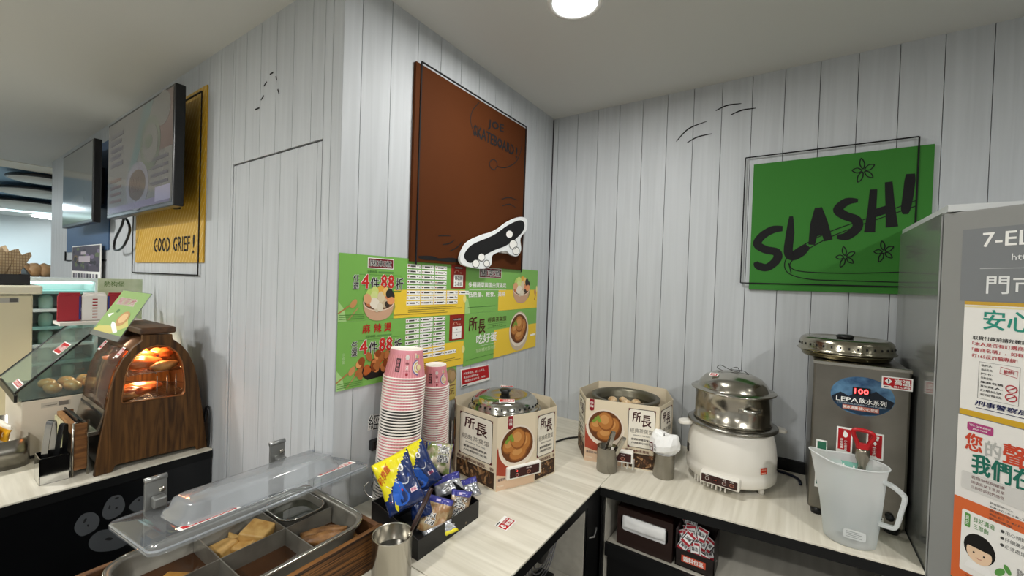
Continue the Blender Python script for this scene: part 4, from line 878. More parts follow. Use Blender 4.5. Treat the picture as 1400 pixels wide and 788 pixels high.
a.rect(.085, .94, .112, 1.09, wht, 2); a.rect(.088, .95, .110, 1.085, '#2d6a50', 3); a.rect(.205, .93, .245, 1.05, wht, 2); a.rect(.208, .96, .241, 1.045, '#2a7a5c', 3); a.text('冷水', .212, .99, .238, 1.01, wht, .03, 4)
a.rect(.215, .885, .25, .897, wht, 2); a.rect(.218, .888, .247, .894, '#555555', 3); a.build('front_labels', t)
# tap
tx, tz = .190, 1.085
MB().tube([(tx, dy0, tz), (tx, dy0 - .045, tz)], .010, 14).build('tap_stem', steel, t)
MB().lathe([(0, -.045), (.009, -.045), (.010, -.03), (.016, -.012), (.017, .01), (.015, .018), (0, .018)], (tx, dy0 - .052, tz), 24).build('tap_nozzle', mat('tap_metal', '#a59d8e', .25, 1), t)
hd_ = MB(); rr_ = mat('tap_red', '#b5121a', .35)
hp = smooth([(tx - .010, tz + .018), (tx - .014, tz + .036), (tx - .024, tz + .062), (tx - .018, tz + .074), (tx + .012, tz + .072), (tx + .022, tz + .060), (tx + .012, tz + .034), (tx + .008, tz + .018)], 5)
hd_.tube([(x_, dy0 - .052 - (z_ - tz) * .25, z_) for x_, z_ in hp], .0058, 8); hd_.build('tap_handle', rr_, t)
MB().obox((tx, dy0 - .058, tz + .026), (.012, 0, 0), (0, .006, 0), (0, 0, .009)).build('tap_collar', rr_, t, bevel=.002)
MB().tube([(dx1 - .035, dy0 - .012, .905), (dx1 - .035, dy0, .905)], .010, 10).build('drain_knob', blackp, t)
lt2 = slotted_lid('pot_lid', (.158, 1.765, dz1 + .022), .128, 'slotted steel lid lying on top of the water dispenser', mat('lid_steel_warm', '#a8a392', .17, 1), .046, flat_=True)
MB().lathe([(0, -.0195), (.112, -.0195), (.116, -.016), (.116, -.010), (.120, -.008), (.120, -.001), (0, -.001)], (.158, 1.765, dz1 + .022), 48).build('liner_ring', mat('lid_ring_brass', '#8d8468', .25, 1), lt2)

# measuring jug in front of the dispenser
jc = Vector((.163, 1.508, TZ)); t = thing('water_jug', jc, 'frosted plastic jug with handle standing before the steel dispenser', 'jug')
def jugmat(name, tr, col):
    if name in MATS: return MATS[name]
    m = bpy.data.materials.new(name); m.use_nodes = True; nt = m.node_tree; nt.nodes.clear()
    o = nt.nodes.new('ShaderNodeOutputMaterial'); a1 = nt.nodes.new('ShaderNodeBsdfTransparent'); a1.inputs[0].default_value = lin('#e8f2ef')
    a2 = nt.nodes.new('ShaderNodeBsdfTranslucent'); a2.inputs[0].default_value = lin(col); a3 = nt.nodes.new('ShaderNodeBsdfDiffuse'); a3.inputs[0].default_value = lin(col)
    g_ = nt.nodes.new('ShaderNodeBsdfGlossy'); g_.inputs['Roughness'].default_value = .3
    x1 = nt.nodes.new('ShaderNodeMixShader'); x1.inputs[0].default_value = .5; nt.links.new(a2.outputs[0], x1.inputs[1]); nt.links.new(a3.outputs[0], x1.inputs[2])
    x2 = nt.nodes.new('ShaderNodeMixShader'); x2.inputs[0].default_value = 1 - tr; nt.links.new(a1.outputs[0], x2.inputs[1]); nt.links.new(x1.outputs[0], x2.inputs[2])
    x3 = nt.nodes.new('ShaderNodeMixShader'); x3.inputs[0].default_value = .06; nt.links.new(x2.outputs[0], x3.inputs[1]); nt.links.new(g_.outputs[0], x3.inputs[2]); nt.links.new(x3.outputs[0], o.inputs[0])
    MATS[name] = m; return m
jm = jugmat('frosted_plastic', .20, '#fbfcfc')
mb = MB(); n = 56; rings = [(.0, .052), (.004, .057), (.02, .059), (.10, .066), (.2, .073), (.222, .076), (.226, .078)]
vs = []
for z_, r_ in rings:
    for i in range(n):
        b = 2 * pi * i / n; k_ = max(0, cos(b - pi * 1.02)) ** 10 * (.020 * max(0, (z_ - .08) / .146)); zz = z_ + (max(0, cos(b - pi * 1.02)) ** 6) * .014 * (z_ / .226) ** 4
        vs.append(jc + Vector(((r_ + k_) * cos(b) * 1.02, (r_ + k_) * sin(b) * .80, zz)))
fs = [(j * n + i, j * n + (i + 1) % n, (j + 1) * n + (i + 1) % n, (j + 1) * n + i) for j in range(len(rings) - 1) for i in range(n)] + [tuple(range(n))[::-1]]
mb.add(vs, fs, 0, True).build('jug_wall', jm, t)
MB().tube([vs[(len(rings) - 1) * n + i] for i in range(n)], .0022, 6, closed=True).build('rim', jm, t)
hp = smooth([(.070, .196), (.088, .192), (.110, .178), (.114, .165), (.108, .130), (.101, .092), (.092, .082), (.064, .080)], 5)
mb = MB(); dv = Vector((.93, -.37, 0))
for i in range(len(hp) - 1):
    p_, q_ = hp[i], hp[i + 1]; A_ = jc + dv * p_[0] * .98 + Vector((0, 0, p_[1])); B_ = jc + dv * q_[0] * .98 + Vector((0, 0, q_[1])); d = (B_ - A_); up = d.normalized().cross(Vector((dv.y, -dv.x, 0)))
    mb.obox((A_ + B_) / 2, d * .54, Vector((dv.y, -dv.x, 0)) * .008, up.normalized() * .0045)
mb.build('handle', jm, t, bevel=.0015)
MB().lathe([(0, .003), (.053, .003), (.058, .02), (.064, .10), (.0645, .118), (0, .118)], jc, 40, sx=1.0, sy=.78).build('water', clear('jug_water', '#e6eeee', .06, .3, .02, '#a8c0c4'), t)
a = Art(O=jc + Vector((-.02, -.0635, .035)), U=(1, 0, 0), V=(0, -.08, 1)); a.fan(rrect(.0, .0, .048, .026, .006), '#d4d8d6', 1)
for i in range(4): a.rect(.006, .005 + i * .0048, .040 - .006 * (i % 2), .0068 + i * .0048, '#9aa09e', 2)
a.build('jug_label', t)
a = Art(O=jc + Vector((-.03, .052, .150)), U=(1, 0, 0), V=(0, .05, 1)); a.frame(jc + Vector((-.035, .0555, .17)), (1, 0, 0), (0, .02, 1)); a.rect(-.016, -.06, .085, .035, flat('#7fb5a6'), -2); a.text('熱水', .004, .0, .058, .026, wht, .05, 2); a.build('inner_label', t)

# ------------------------------------------------------------------ steel mugs, tongs, wipes
def mug(label, p, r, h):
    t = thing('steel_cup', p, label, 'cup'); MB().lathe([(0, .0), (r - .001, 0), (r, .002), (r, h), (r + .001, h + .001), (r - .002, h), (r - .002, .003), (0, .003)], p, 40).build('cup_wall', steeld, t); return t
m1 = mug('small steel cup holding tongs before the open egg pot', Vector((-.553, 1.502, TZ)), .038, .09)
def tongs(label, p, top, m_=steel, wd=.006, name='tongs'):
    t = thing(name, p, label, 'tongs'); p = Vector(p); top = Vector(top); ax = (top - p).normalized(); sd = ax.cross(Vector((.6, -.8, 0))).normalized(); nn = ax.cross(sd)
    for s_ in (-1, 1):
        pts = smooth([tuple(p + nn * .011 * s_), tuple(p.lerp(top, .5) + nn * .012 * s_), tuple(top - ax * .01 + nn * .007 * s_), tuple(top)], 5)
        mb = MB()
        for q_ in range(len(pts) - 1):
            A_, B_ = Vector(pts[q_]), Vector(pts[q_ + 1]); mb.obox((A_ + B_) / 2, (B_ - A_) * .53, sd * wd, nn * .0008)
        mb.build('arm', m_, t)
    return t
tongs('left pair of steel tongs leaning in the small cup', (-.572, 1.500, TZ + .006), (-.528, 1.496, TZ + .155), wd=.0065)
tongs('right shorter pair of steel tongs in the small cup', (-.556, 1.512, TZ + .006), (-.488, 1.50, TZ + .140), wd=.0065)
m2 = mug('small steel cup stuffed with white paper bags beside steamer', Vector((-.366, 1.588, TZ)), .038, .088)
t = thing('paper_bag', (-.366, 1.588, TZ + .02), 'crumpled white paper bags sticking out of the right steel cup', 'paper bag')
mb = MB(); R = random.Random(3)
vs = []; nu = 18
prof = [(.024, .01), (.028, .06), (.034, .088), (.048, .105), (.052, .125), (.044, .148), (.036, .158), (.004, .152)]
for j, (r_, z_) in enumerate(prof):
    for i in range(nu):
        b = 2 * pi * i / nu; kk = 1 + .22 * noise.noise(Vector((cos(b) * 1.6, sin(b) * 1.6, z_ * 25))) * (z_ > .08); vs.append((-.366 + r_ * kk * cos(b) * 1.08, 1.588 + r_ * kk * sin(b) * .82, TZ + z_ + .008 * cos(b * 2 + 1) * (z_ > .1)))
mb.add(vs, [(j * nu + i, j * nu + (i + 1) % nu, (j + 1) * nu + (i + 1) % nu, (j + 1) * nu + i) for j in range(len(prof) - 1) for i in range(nu)], 0, False).build('bag_paper', paper, t)
a = Art(O=(-.408, 1.548, TZ + .098), U=(.95, -.31, 0), V=(-.05, -.06, 1)); a.rect(0, 0, .014, .034, '#5e1f2a', 3); a.vtext('茶葉', .002, .004, .012, .03, wht, .03, 5); a.vtext('經典', .018, .004, .027, .030, '#5a5552', .02, 4); a.build('bag_print', t)
tag(MB().tube(smooth([(-.69, 1.80, TZ + .005), (-.72, 1.79, TZ + .005), (-.80, 1.70, TZ + .005), (-.83, 1.62, TZ + .005), (-.86, 1.50, TZ + .005)], 6), .004, 8).build('power_cable', blackp), 'black power cable lying on worktop between the two egg pots', 'cable')
B_s = tag(B('trim_3', black, None, -.02, XR, YW3 - .014, YW3 - .002, TZ + .0005, TZ + .045), kind='structure')
tag(MB().tube(smooth([(-.02, 1.90, TZ + .006), (.02, 1.89, TZ + .006), (.05, 1.86, TZ + .007), (.055, 1.82, TZ + .006)], 5), .005, 8).build('power_cable', mat('dark_blue_cable', '#141a2c', .4)), 'dark cable on worktop between steamer and water dispenser', 'cable')

# sticker on the middle worktop
A_ = [onz(x, y, TZ + .0004) for x, y in ((676, 719), (692, 726.5), (706, 713), (690, 705.5))]
a = Art(fn=lambda u, v, h: A_[0] * (1 - u) * (1 - v) + A_[1] * u * (1 - v) + A_[2] * u * v + A_[3] * (1 - u) * v + Vector((0, 0, h)))
P_ = lambda u, v: (1 - v, u)   # long side runs from first corner to last
a.fn = (lambda f: (lambda u, v, h: f(v, u, h)))(lambda u, v, h: A_[0] * (1 - u) * (1 - v) + A_[1] * u * (1 - v) + A_[2] * u * v + A_[3] * (1 - u) * v + Vector((0, 0, h)))
a.rect(0, 0, 1, 1, wht, 1); a.rect(.04, .25, .96, .92, red, 2); a.ell(.2, .58, .09, .22, wht, 3); a.text('!', .18, .46, .22, .7, ink, .03, 4)
a.fn = (lambda f: (lambda u, v, h: f(u, 1 - v, h)))(a.fn) if False else a.fn
a.text('高溫', .38, .5, .9, .85, wht, .05, 3); a.text('請小心燙傷', .38, .3, .9, .42, wht, .03, 3); a.rect(.05, .06, .4, .16, '#444444', 2)
tag(a.build('warning_sticker'), 'red and white hot warning sticker on the middle worktop', 'sticker')

# ------------------------------------------------------------------ shelf: napkin box, condiment packets
t = thing('napkin_box', (-.375, 1.50, .641), 'dark brown napkin box with white napkins on the lower shelf', 'napkin box')
nx0, nx1, ny0, ny1, nz0, nz1 = -.478, -.292, 1.425, 1.54, .641, .772
out_ = [(nx0, nz0), (nx1, nz0), (nx1, nz1), (nx0, nz1)]; hole = [(nx0 + .012 + .9 * (x_ - 0), z_) for x_, z_ in rrect(0, nz0 + .052, .178, nz0 + .108, .016)]
bro = mat('napkin_box_brown', '#261510', .4)
plate('front_plate', out_, [hole[::1]], lambda u, v, h: Vector((u, ny0 + .003 * h, v)), bro, t)
MB().box(nx0, nx1, ny0 + .0032, ny1, nz0, nz0 + .003).box(nx0, nx1, ny1 - .003, ny1, nz0, nz1).box(nx0, nx0 + .003, ny0 + .0032, ny1, nz0, nz1).box(nx1 - .003, nx1, ny0 + .0032, ny1, nz0, nz1).box(nx0, nx1, ny0 + .0032, ny1, nz1 - .003, nz1).build('case', bro, t)
t = thing('napkin', ((nx0 + nx1) / 2, ny0 + .02, nz0 + .05), 'stack of white napkins bulging from the brown napkin box', 'napkins')
mb = MB(); nu, nv = 22, 8; vs = []
for j in range(nv + 1):
    for i in range(nu + 1):
        u_, v_ = i / nu, j / nv; b = sin(pi * u_) ** .4 * sin(pi * v_) ** .5
        vs.append((nx0 + .016 + (nx1 - nx0 - .04) * u_, ny0 + .006 - .014 * b + .004 * noise.noise(Vector((u_ * 6, v_ * 3, 1))), nz0 + .058 + .044 * v_))
mb.add(vs, [(j * (nu + 1) + i, j * (nu + 1) + i + 1, (j + 1) * (nu + 1) + i + 1, (j + 1) * (nu + 1) + i) for j in range(nv) for i in range(nu)], 0, True).box(nx0 + .016, nx1 - .024, ny0 + .008, ny1 - .01, nz0 + .005, nz0 + .10).build('fold', paper, t)
bx0, bx1, by0_, by1_, bz = -.283, -.166, 1.43, 1.53, .641
t = thing('packet_box', ((bx0 + bx1) / 2, 1.48, bz), 'small black open box of condiment sachets right of napkin box', 'box')
MB().box(bx0, bx1, by0_, by0_ + .003, bz, bz + .055).box(bx0, bx1, by1_ - .003, by1_, bz, bz + .13).box(bx0, bx0 + .003, by0_, by1_, bz, bz + .12).box(bx1 - .003, bx1, by0_, by1_, bz, bz + .12).box(bx0, bx1, by0_, by1_, bz, bz + .003).build('case', brownblk, t)
a = Art(O=(bx0, by0_, bz), U=(1, 0, 0), V=(0, 0, 1)); a.rect(.02, .018, .092, .04, '#d0553a', 1); a.text('醬料包區', .026, .021, .086, .037, wht, .05, 3); a.build('box_label', t)
R = random.Random(11)
for i in range(26):
    px_ = R.uniform(bx0 + .022, bx1 - .022); row = i // 9; py_ = by0_ + .014 + row * .026 + R.uniform(0, .012); pz_ = bz + .012 + .028 * (i % 3) + row * .012; ta = R.uniform(-.6, .6)
    U = Vector((cos(ta), 0, sin(ta))); V = Vector((-sin(ta), .35, cos(ta))).normalized(); w_, h_ = .017, .021
    mb = MB(); cc = Vector((px_, py_, pz_ + .02)); N = U.cross(V)
    mb.add([cc + U * (w_ * x_) + V * (h_ * y_) + N * (z_ * .0025) for x_, y_, z_ in ((-1, -1, 0), (1, -1, 0), (1, 1, 0), (-1, 1, 0), (-.7, -.7, 1), (.7, -.7, 1), (.7, .7, 1), (-.7, .7, 1))], [(0, 1, 2, 3), (4, 5, 6, 7), (0, 1, 5, 4), (1, 2, 6, 5), (2, 3, 7, 6), (3, 0, 4, 7)])
    o = mb.build('sauce_sachet', [paper], loc=cc - V * h_)
    a = Art(O=cc - U * w_ - V * h_ + N * .0026, U=U, V=V); a.rect(.002, .002, .032, .010, '#a82430', 1); a.rect(.002, .033, .032, .040, '#a82430', 1); a.rect(.002, .010, .005, .033, '#3a3536', 1); a.rect(.029, .010, .032, .033, '#3a3536', 1)
    a.text('醬油' if i % 2 else '胡椒', .008, .016, .026, .028, '#2c2728', .04, 2); a.build('sachet_print', o)
    rw = ['front', 'middle', 'rear'][min(row, 2)]; tag(o, 'white and red condiment sachet in the %s row of the small black box' % rw, 'sachet', 'condiment sachets, %s row of the black box' % rw)

# under the middle worktop: ribbed clear cups and a dark round lid
clr = clear('cup_plastic', '#e8eef0', .35, .5, .15, '#d5dbe0')
proto = None
for i, (yy, k_) in enumerate([(.93, 0), (.93, 1), (.93, 2), (.93, 3), (1.03, 0), (1.03, 1), (1.03, 2)]):
    p = Vector((XF - .075, yy, .581 + .022 * k_))
    if proto is None:
        proto = thing('plastic_cup', p, 'clear ribbed plastic cup nested in a stack under the worktop', 'cup', 'clear cups under the middle worktop')
        MB().lathe([(0, .0), (.030, .0), (.034, .03), (.036, .035), (.038, .07), (.042, .11), (.045, .115), (.044, .117)], p, 24).build('cup_wall', clr, proto)
    else: dup(proto, p)
t = thing('round_fan', (XF - .12, 1.16, .581), 'dark round fan cover leaning inside the middle cabinet', 'fan')
cc = Vector((XF - .10, 1.15, .70))
for r_ in (.10, .085, .07, .055): MB().tube([cc + Vector((.0, r_ * cos(b), r_ * sin(b) * 1.0)) for b in [2 * pi * i / 32 for i in range(32)]], .0022, 6, closed=True).build('guard_ring', mat('grey_wire', '#77777a', .3, .6), t)
MB().tube([cc + Vector((-.02, 0, 0)), cc + Vector((.008, 0, 0))], .038, 24).build('hub', blackp, t)
B('stand', blackp, t, XF - .13, XF - .08, 1.10, 1.20, .581, .602)

# ------------------------------------------------------------------ grey cabinet on the right with its door standing open
gm = mat('cabinet_grey', '#8d8e8b', .4, spec=.4); gm2 = mat('cabinet_side_grey', '#8b8d88', .14, .3, spec=.8)
CX = .311; CYF = 1.47; CT = 1.762
t = thing('metal_cabinet', (.8, 1.7, 0), 'tall grey metal cabinet standing at the right end of the worktop', 'cabinet')
B('side_panel', gm2, t, CX, CX + .014, CYF, YW3 - .01, 0, CT - .002)
B('body', gm, t, CX + .015, 1.1, CYF + .004, YW3 - .01, 0, CT - .004)
B('top_panel', mat('cabinet_top', '#c9cccb', .4), t, CX + .004, 1.1, CYF - .03, YW3 - .01, CT - .003, CT + .014)
d = Vector((.70711, -.70711, 0)); N = Vector((-.70711, -.70711, 0)); H0 = Vector((CX + .001, CYF - .012, 0))
DW = .62
dr = MB().obox(H0 + d * DW / 2 - N * .010 + Vector((0, 0, CT / 2)), d * DW / 2, N * .010, Vector((0, 0, CT / 2 - .005))).build('door', gm, t, bevel=.002)
MB().tube([H0 + Vector((-.001, .004, .02)), H0 + Vector((-.001, .004, CT - .01))], .002, 8).build('hinge', gm, t)
a = Art(O=H0, U=d, V=(0, 0, 1))
a.build_parent = None
ag = Art(O=H0, U=d, V=(0, 0, 1)); ag.rect(.040, 1.542, .50, 1.712, '#7d8082', 2)
ag.text('7-ELEVEN', .078, 1.668, .262, 1.700, wht, .04, 4); ag.text('http://www.7-11.com.tw', .128, 1.630, .33, 1.650, '#e4e5e4', .01, 4)
ag.rect(.075, 1.617, .48, 1.6185, '#b9bbbb', 3); ag.text('門市服務專線', .088, 1.560, .36, 1.602, '#e9eae8', .015, 4)
ag.build('header_print', dr)
A1 = Art(O=H0, U=d, V=(0, 0, 1)); A1.rect(.050, 1.283, .50, 1.541, '#eceae4', 2); A1.rect(.050, 1.533, .50, 1.541, '#c9a03a', 3); A1.rect(.050, 1.527, .50, 1.531, '#e6d9a6', 3); A1.rect(.050, 1.272, .50, 1.285, '#cfa52e', 3)
A1.text('安心', .086, 1.478, .165, 1.523, '#2f8f7c', .03, 4); A1.text('取貨', .175, 1.478, .255, 1.523, '#2f8f7c', .03, 4)
A1.text('取貨付款前請先確認', .068, 1.452, .160, 1.461, ink, .03, 4); A1.text('「本人是否有訂購商品」及', .068, 1.438, .185, 1.447, '#b0303a', .025, 4); A1.text('「廠商名稱」，如有疑慮快', .068, 1.424, .185, 1.433, '#b0303a', .025, 4); A1.text('打165反詐騙專線!', .068, 1.410, .145, 1.419, '#b0303a', .025, 4)
A1.stroke([(.082, 1.318), (.150, 1.318), (.150, 1.402), (.082, 1.402)], .0008, '#444444', 4, True)
for i in range(8): A1.text(['收件人:', '商品名稱:', '門市:', '付款金額:', '廠商名稱', '取貨人:', '訂單編號:', '客服電話:'][i], .086, 1.392 - i * .0095, .106 + .018 * (i > 3), 1.397 - i * .0095, '#333333', .02 if i != 4 else .05, 5)
A1.stroke([(.118, 1.383), (.146, 1.378), (.147, 1.392), (.119, 1.397)], .0012, '#b0303a', 5, True); A1.text('範例', .124, 1.384, .141, 1.392, '#b0303a', .02, 5)
for zz in (1.352, 1.333): A1.stroke([(.138 + .009 * cos(b), zz + .008 * sin(b)) for b in [2 * pi * i / 14 for i in range(14)]], .0022, '#b0303a', 6, True); A1.stroke([(.131, zz - .005), (.145, zz + .005)], .002, '#b0303a', 6)
A1.text('刑事警察局', .078, 1.300, .165, 1.312, '#1d2352', .05, 4, shear=.15); A1.rect(.08, 1.294, .17, 1.2955, '#1d2352', 4); A1.build('notice_print', dr)
A2 = Art(O=H0, U=d, V=(0, 0, 1)); A2.rect(.048, .876, .50, 1.270, '#ebe8e2', 2); A2.rect(.048, .876, .50, 1.075, '#d96a38', 3); A2.rect(.048, .852, .50, .878, '#1f6b52', 3)
A2.fan(rrect(.066, 1.238, .112, 1.258, .004), '#b0447c', 4); A2.text('We care about', .070, 1.249, .108, 1.2545, wht, .02, 5); A2.text('your voice', .076, 1.241, .102, 1.2465, wht, .02, 5)
A2.text('您', .064, 1.192, .094, 1.232, '#c9482e', .05, 4); A2.text('的', .100, 1.190, .126, 1.226, '#b5b5b0', .04, 4); A2.text('聲音', .130, 1.185, .205, 1.232, '#c9482e', .05, 4)
A2.text('我們在乎', .078, 1.142, .215, 1.188, '#1f6b5a', .05, 5)
A2.fan(rrect(.060, 1.098, .30, 1.140, .004), '#d5d3ce', 3)
for i, s_ in enumerate(['若您有任何建議', '請填寫以下意見單', '立即告訴我們感受']): A2.text(s_, .078, 1.128 - i * .0115, .135, 1.135 - i * .0115, '#7a5a58', .02, 4)
for i in range(5): A2.text(['顧客服務中心：', '0800-008-711', '服務時間：', '每日24小時', '歡迎來電'][i], .112, 1.086 - i * .0085, .15 + .03 * (i % 2), 1.091 - i * .0085, '#4a4a48', .01, 5)
A2.fan(rrect(.064, .905, .32, 1.05, .005), '#f1efe9', 4); A2.fan(rrect(.070, 1.012, .080, 1.044, .002), '#5f9a4c', 5); A2.vtext('良好', .072, 1.016, .078, 1.040, wht, .02, 6)
A2.text('良好溝通', .086, 1.030, .122, 1.042, '#4f8a42', .02, 5); A2.text('三部曲', .086, 1.014, .112, 1.026, '#4f8a42', .02, 5)
for i in range(3): A2.text(['●用心傾聽，親切回應', '●仔細溝通，確認需求', '●迅速處理，主動回報'][i], .132, 1.032 - i * .015, .215, 1.041 - i * .015, '#4a4a48', .01, 5)
A2.ell(.098, .972, .028, .033, '#1c1917', 5); A2.ell(.098, .962, .0225, .024, '#f0cfae', 6); A2.fan([(.074, .972), (.122, .972), (.118, .992), (.098, 1.0), (.078, .992)], '#1c1917', 7)
A2.ell(.089, .960, .0018, .0024, ink, 7); A2.ell(.107, .960, .0018, .0024, ink, 7); A2.stroke([(.093, .951), (.098, .949), (.103, .951)], .001, '#b0303a', 7); A2.fan([(.072, .920), (.124, .920), (.116, .938), (.080, .938)], '#f6f4f0', 6)
A2.ell(.134, .945, .006, .012, '#5f9a4c', 6, -.6); A2.ell(.146, .958, .005, .010, '#5f9a4c', 6, .5)
A2.text('聽您的心聲', .16, .955, .21, .972, '#555555', .0, 5); A2.text('讓我們更好', .158, .93, .215, .947, '#555555', .0, 5)
A2.rect(.155, .878, .3, .908, '#d96a38', 5); A2.text('門市意見回饋單', .162, .886, .25, .9, wht, .03, 6)
for i in range(3): A2.rect(.075, .898 - i * .006, .145, .900 - i * .006, '#8a3a1c', 5)
A2.build('poster_print', dr)

# ------------------------------------------------------------------ leaning stacks of paper cups
def stripe(name, base, line, n):
    if name in MATS: return MATS[name]
    m = mat(name, base, .45); nt = m.node_tree; p = nt.nodes['Principled BSDF']
    tc = nt.nodes.new('ShaderNodeTexCoord'); g_ = nt.nodes.new('ShaderNodeTexGradient'); g_.gradient_type = 'RADIAL'; nt.links.new(tc.outputs['Object'], g_.inputs[0])
    m1 = nt.nodes.new('ShaderNodeMath'); m1.operation = 'MULTIPLY'; m1.inputs[1].default_value = n; m2 = nt.nodes.new('ShaderNodeMath'); m2.operation = 'FRACT'; m3 = nt.nodes.new('ShaderNodeMath'); m3.operation = 'GREATER_THAN'; m3.inputs[1].default_value = .5
    nt.links.new(g_.outputs['Fac'], m1.inputs[0]); nt.links.new(m1.outputs[0], m2.inputs[0]); nt.links.new(m2.outputs[0], m3.inputs[0])
    mx = nt.nodes.new('ShaderNodeMix'); mx.data_type = 'RGBA'; mx.inputs[6].default_value = lin(base); mx.inputs[7].default_value = lin(line)
    nt.links.new(m3.outputs[0], mx.inputs[0]); nt.links.new(mx.outputs[2], p.inputs['Base Color']); return m
pink = stripe('cup_pink_stripe', '#e59aa2', '#d98790', 44); pinkp = mat('cup_pink_plain', '#dd8f9a', .45); cupw = mat('cup_paper_white', '#f3ece4', .5); cupb = mat('cup_black', '#1a1a1a', .45)
def cup_mesh(R_, r_, h_, col, name='paper_cup'):
    mb = MB(); n = 36
    mb.lathe([(R_ - .003, .004), (R_ + .0005, .0005), (R_ + .0022, .002), (R_ + .0012, .0045), (R_ - .0015, .0048)], (0, 0, 0), n, 0)
    mb.lathe([(R_ - .0016, .0046), (R_ - .0016 - (R_ - r_) * .80, h_ * .82)], (0, 0, 0), n, 1)
    mb.lathe([(R_ - .0016 - (R_ - r_) * .80, h_ * .82), (r_, h_ - .002)], (0, 0, 0), n, 2)
    mb.lathe([(r_, h_ - .002), (r_ - .001, h_), (r_ - .003, h_ - .0005), (r_ - .005, h_ - .004), (0, h_ - .004)], (0, 0, 0), n, 0)
    me = mb.build(name, [cupw, col[0], col[1]]); return me
def stack(base, tilt_axis_end, R_, r_, h_, pitch, bands, size, grp):
    base = Vector(base); ax = (Vector(tilt_axis_end) - base).normalized(); rot = ax.to_track_quat('Z', 'Y').to_euler()
    protos = {}; i = 0; objs = []
    for n_, col, word in bands:          # from the bottom up
        for _ in range(n_):
            if col[0].name not in protos:
                o = cup_mesh(R_, r_, h_, col); protos[col[0].name] = o
            else: o = protos[col[0].name].copy(); COL.objects.link(o)
            o.location = base + ax * (pitch * i); o.rotation_euler = rot
            tag(o, word, 'cup', word.split(' of the tall')[0].replace('cup ', 'cups ') + ' of the ' + size); i += 1; objs.append(o)
    return objs, ax, rot
pk, bk = (pink, pinkp), (cupb, cupb)
T1 = onx(556.5, 476, -.992); B1 = Vector((-.998, .862, TZ + .002)); H1 = .088
ax1 = (T1 - B1).normalized(); B1b = B1
N1 = 46; PIT1 = ((T1 - B1).length - H1) / (N1 - 1)
S1, ax, rot1 = stack(B1, T1, .064, .050, H1, PIT1, [(17, bk, 'black striped cup in the lowest band of the tall cup stack'), (8, pk, 'pink cup in the lower pink band of tall stack'), (9, bk, 'black cup in the upper black band of the tall stack'), (11, pk, 'pink cup in the upper pink band of tall stack'), (1, pk, 'topmost upturned pink cup showing its print on the tall stack')], 'tall leaning stack', '')
T2 = onx(596, 498, -1.018); B2 = Vector((-1.022, 1.062, TZ + .002)); H2 = .075; N2 = 42; PIT2 = ((T2 - B2).length - H2) / (N2 - 1)
S2, ax2, rot2 = stack(B2, T2, .046, .0365, H2, PIT2, [(41, pk, 'small pink cup nested in the narrower rear cup stack'), (1, pk, 'topmost upturned small pink cup on the narrower rear stack')], 'narrow rear stack', '')
def cup_print(o, R_, r_, h_, sc):
    # the cone surface: angle about the axis, height along it ; angle 0 faces the camera
    M_ = Matrix.Translation(o.location) @ o.rotation_euler.to_matrix().to_4x4(); inv = M_.inverted(); e = inv @ EYE; a0 = math.atan2(e.y, e.x)
    def fn(u, v, hh):
        rr = R_ - .0016 - (R_ - r_) * v / h_ + .0004 + hh; b = a0 + u / R_; return M_ @ Vector((rr * cos(b), rr * sin(b), v))
    a = Art(fn=fn); s_ = sc
    a.grid(-.034 * s_, .022 * s_, -.018 * s_, .062 * s_, ink, 1, 4, 1)
    a.vtext('關東煮', -.031 * s_, .025 * s_, -.021 * s_, .059 * s_, '#d98790', .02, 4)
    a.text('O', -.002 * s_, .058 * s_, .012 * s_, .074 * s_, wht, .03, 3); a.ell(.005 * s_, .066 * s_, .006 * s_, .007 * s_, '#d7d2cc', 4); a.text('黑輪', -.001 * s_, .045 * s_, .011 * s_, .052 * s_, '#7c3b42', .02, 3)
    a.vtext('湯', .001 * s_, .028 * s_, .009 * s_, .042 * s_, '#f6efe9', .03, 3); a.text('美味好湯', -.006 * s_, .0245 * s_, .015 * s_, .027 * s_, '#7c3b42', .01, 3); a.fan([(.002 * s_, .012 * s_), (.009 * s_, .012 * s_), (.010 * s_, .020 * s_), (.001 * s_, .020 * s_)], '#a3313c', 3)
    for k_, c_ in enumerate(['#7c6a9c', '#e7e2da', '#d9b65a', '#e9e3cf']):
        rr = (.021 - .0035 * k_) * s_; a.stroke([(.045 * s_ + rr * cos(b), .036 * s_ + rr * 1.05 * sin(b)) for b in [pi * .5 + pi * i / 12 for i in range(13)]], .0036 * s_, c_, 2 + k_)
    a.ell(.047 * s_, .036 * s_, .008 * s_, .009 * s_, '#ead9a4', 7)
    for i_ in range(7): a.ell((.036 + .006 * (i_ % 3)) * s_, (.066 + .005 * (i_ // 3)) * s_, .0028 * s_, .0028 * s_, ['#f0d9c4', '#b8ccb0', '#e7bf7a'][i_ % 3], 3 + i_)
    a.build('cup_print', o)
cup_print(S1[-1], .064, .050, H1, 1.0); cup_print(S2[-1], .046, .0365, H2, .80)
